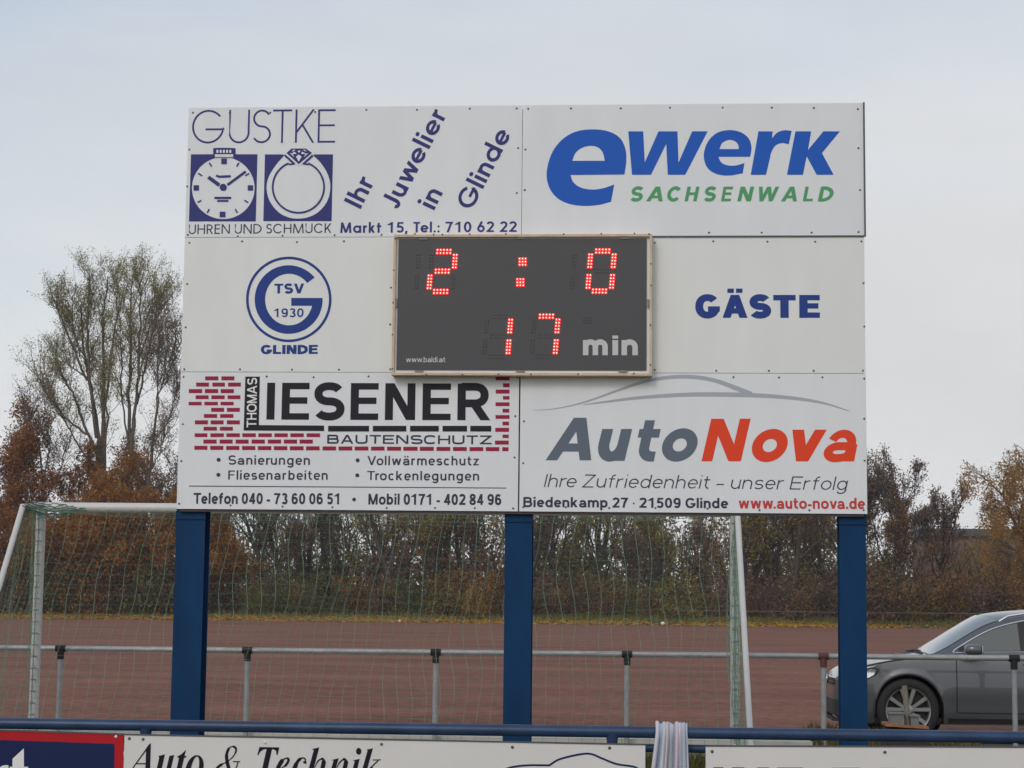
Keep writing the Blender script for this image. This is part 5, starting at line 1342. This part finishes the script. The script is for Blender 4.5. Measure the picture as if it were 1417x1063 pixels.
# mirror
mp_ = MB(); n = 12
def ell(mb, c, r, tw=0):
    vv = []
    for i in range(n+1):
        for j in range(n):
            a, t = -pi/2+pi*i/n, 2*pi*j/n; f = lambda q: math.copysign(abs(q)**.7, q)
            vv.append((c[0]+r[0]*f(cos(a)*cos(t)), c[1]+r[1]*f(cos(a)*sin(t)), c[2]+r[2]*f(sin(a))))
    mb.add(vv, [(i*n+j, i*n+(j+1) % n, (i+1)*n+(j+1) % n, (i+1)*n+j) for i in range(n) for j in range(n)], True)
mc = (cx0+1.60, CY-.99, 1.015); ell(mp_, mc, (.095, .10, .062)); mi = mp_.build('mirror', M_paint, car)
b = MB(); b.box(mc[0]+.083, mc[1]-.075, mc[2]-.045, mc[0]+.098, mc[1]+.075, mc[2]+.045); b.build('mirror_glass', M_chrome, mi)
b = MB(); b.tube([(mc[0], CY-.86, .975), (mc[0], mc[1]+.03, mc[2]-.05)], .026, 8); b.build('mirror_arm', M_dark, mi)
# headlight, grille, intake, badge
b1_ = [(.17, .665), (.20, .73), (.34, .785), (.52, .81), (.59, .785), (.55, .725), (.42, .67), (.30, .65)]
for sg in (-1, 1):
    hl = surf_patch('headlight', M_dark, b1_, side_y, .004, n=6, sides=(sg,))
    surf_patch('lamp_lens', M_lens, [(.36, .69), (.38, .755), (.47, .787), (.54, .778), (.51, .725), (.44, .69)], side_y, .008, parent=hl, n=6, sides=(sg,))
def front_strip(name, m, z0, z1, yw, off, xb=0):
    mb = MB(); vv = []; K = 16
    def xf(y):      # distance back from the nose where the plan half-width reaches |y|
        y = abs(y); lo_, hi_ = 0, 1.0
        if Wd(0)*.97 >= y: return 0
        for _ in range(30):
            m_ = (lo_+hi_)/2
            if Wd(m_)*.97 < y: lo_ = m_
            else: hi_ = m_
        return hi_
    for j in range(K+1):
        y = -yw+2*yw*j/K; x = xf(y)-off
        for z in (z0, z1): vv.append((cx0+nose(x+off)-off, CY+y, z))
        for z in (z1, z0): vv.append((cx0+nose(x+off)-off+.03, CY+y, z))
    mb.add(vv, [(j*4+a, j*4+(a+1) % 4, (j+1)*4+(a+1) % 4, (j+1)*4+a) for j in range(K) for a in range(4)]); return mb.build(name, m, car)
gr_ = front_strip('grille', M_dark, .60, .675, .60, .012)
front_strip('grille_bar', M_chrome, .632, .641, .60, .017)
front_strip('air_intake', M_dark, .27, .44, .66, .010)
front_strip('bumper_lip', M_dark, .20, .245, .72, .014)
fb = MB(); fb.lathe([(.062, -.0), (.066, -.006), (.058, -.010), (.054, -.006), (.0005, -.005)], (cx0+.115-.020, CY, .64), 'x', 24); fb.build('badge', M_chrome, car)
# wheels
def wheel(c, sgn):
    yo = CY+sgn*.872
    ty = MB(); s2 = sgn
    ty.lathe([(.225, -s2*.19), (.30, -s2*.205), (.333, -s2*.18), (.345, -s2*.14), (.345, -s2*.05), (.338, -s2*.018), (.318, -s2*.002), (.285, s2*.003), (.252, -s2*.004), (.244, -s2*.02), (.225, -s2*.19)], (cx0+c, yo, CR), 'y', 48)
    w = thing('wheel', 'x', 'x', (cx0+c, yo, CR)); del w['label'], w['category']; 
    w.parent = car; w.location = (c, yo-CY, CR)
    ty.build('tyre', M_tyre, w)
    rm = MB(); rm.lathe([(.247, -s2*.005), (.238, -s2*.006), (.226, -s2*.03), (.222, -s2*.12)], (cx0+c, yo, CR), 'y', 48)
    rm.lathe([(.062, -s2*.03), (.060, -s2*.012), (.040, -s2*.008), (.0005, -s2*.008)], (cx0+c, yo, CR), 'y', 24)
    for k in range(5):
        for d in (-.21, .21):
            a = 2*pi*k/5+.32+d*.9; a2 = 2*pi*k/5+.32+d*1.35; r0, r1 = .045, .234; ww0, ww1 = .017, .021
            u0 = Vector((cos(a), 0, sin(a))); n0 = Vector((-sin(a), 0, cos(a))); u1 = Vector((cos(a2), 0, sin(a2))); n1 = Vector((-sin(a2), 0, cos(a2)))
            C0 = Vector((cx0+c, yo-s2*.016, CR)); C1 = Vector((cx0+c, yo-s2*.010, CR)); dep = Vector((0, -s2*.03, 0))
            q = [C0+u0*r0-n0*ww0, C0+u0*r0+n0*ww0, C1+u1*r1+n1*ww1, C1+u1*r1-n1*ww1]
            rm.add(q+[p+dep for p in q], [(0, 1, 2, 3), (7, 6, 5, 4), (0, 3, 7, 4), (1, 5, 6, 2), (0, 4, 5, 1), (2, 6, 7, 3)])
    rm.build('rim', M_alloy, w)
    dk = MB(); dk.lathe([(.225, -s2*.085), (.0005, -s2*.085)], (cx0+c, yo, CR), 'y', 32); dk.build('brake_disc', mat('brake_dark', (.03, .03, .032), .5, .5) if 'brake_dark' not in bpy.data.materials else bpy.data.materials['brake_dark'], w)
for c in CW:
    for sgn in (-1, 1): wheel(c, sgn)
for o in list(bpy.data.objects):
    for k in ('_o',):
        if k in o: del o[k]

# ---------------------------------------------------------------- thin November haze
hz_ = MB(); hz_.box(-400, -60, -1.2, 400, 420, 48)
hm = bpy.data.materials.new('haze'); hm.use_nodes = True; hn = hm.node_tree
hn.nodes.remove(hn.nodes['Principled BSDF'])
pv = hn.nodes.new('ShaderNodeVolumePrincipled'); pv.inputs['Color'].default_value = (.9, .92, .96, 1); pv.inputs['Density'].default_value = .00034; pv.inputs['Anisotropy'].default_value = .2
hn.links.new(pv.outputs['Volume'], hn.nodes['Material Output'].inputs['Volume'])
tag(hz_.build('haze', hm), kind='stuff')
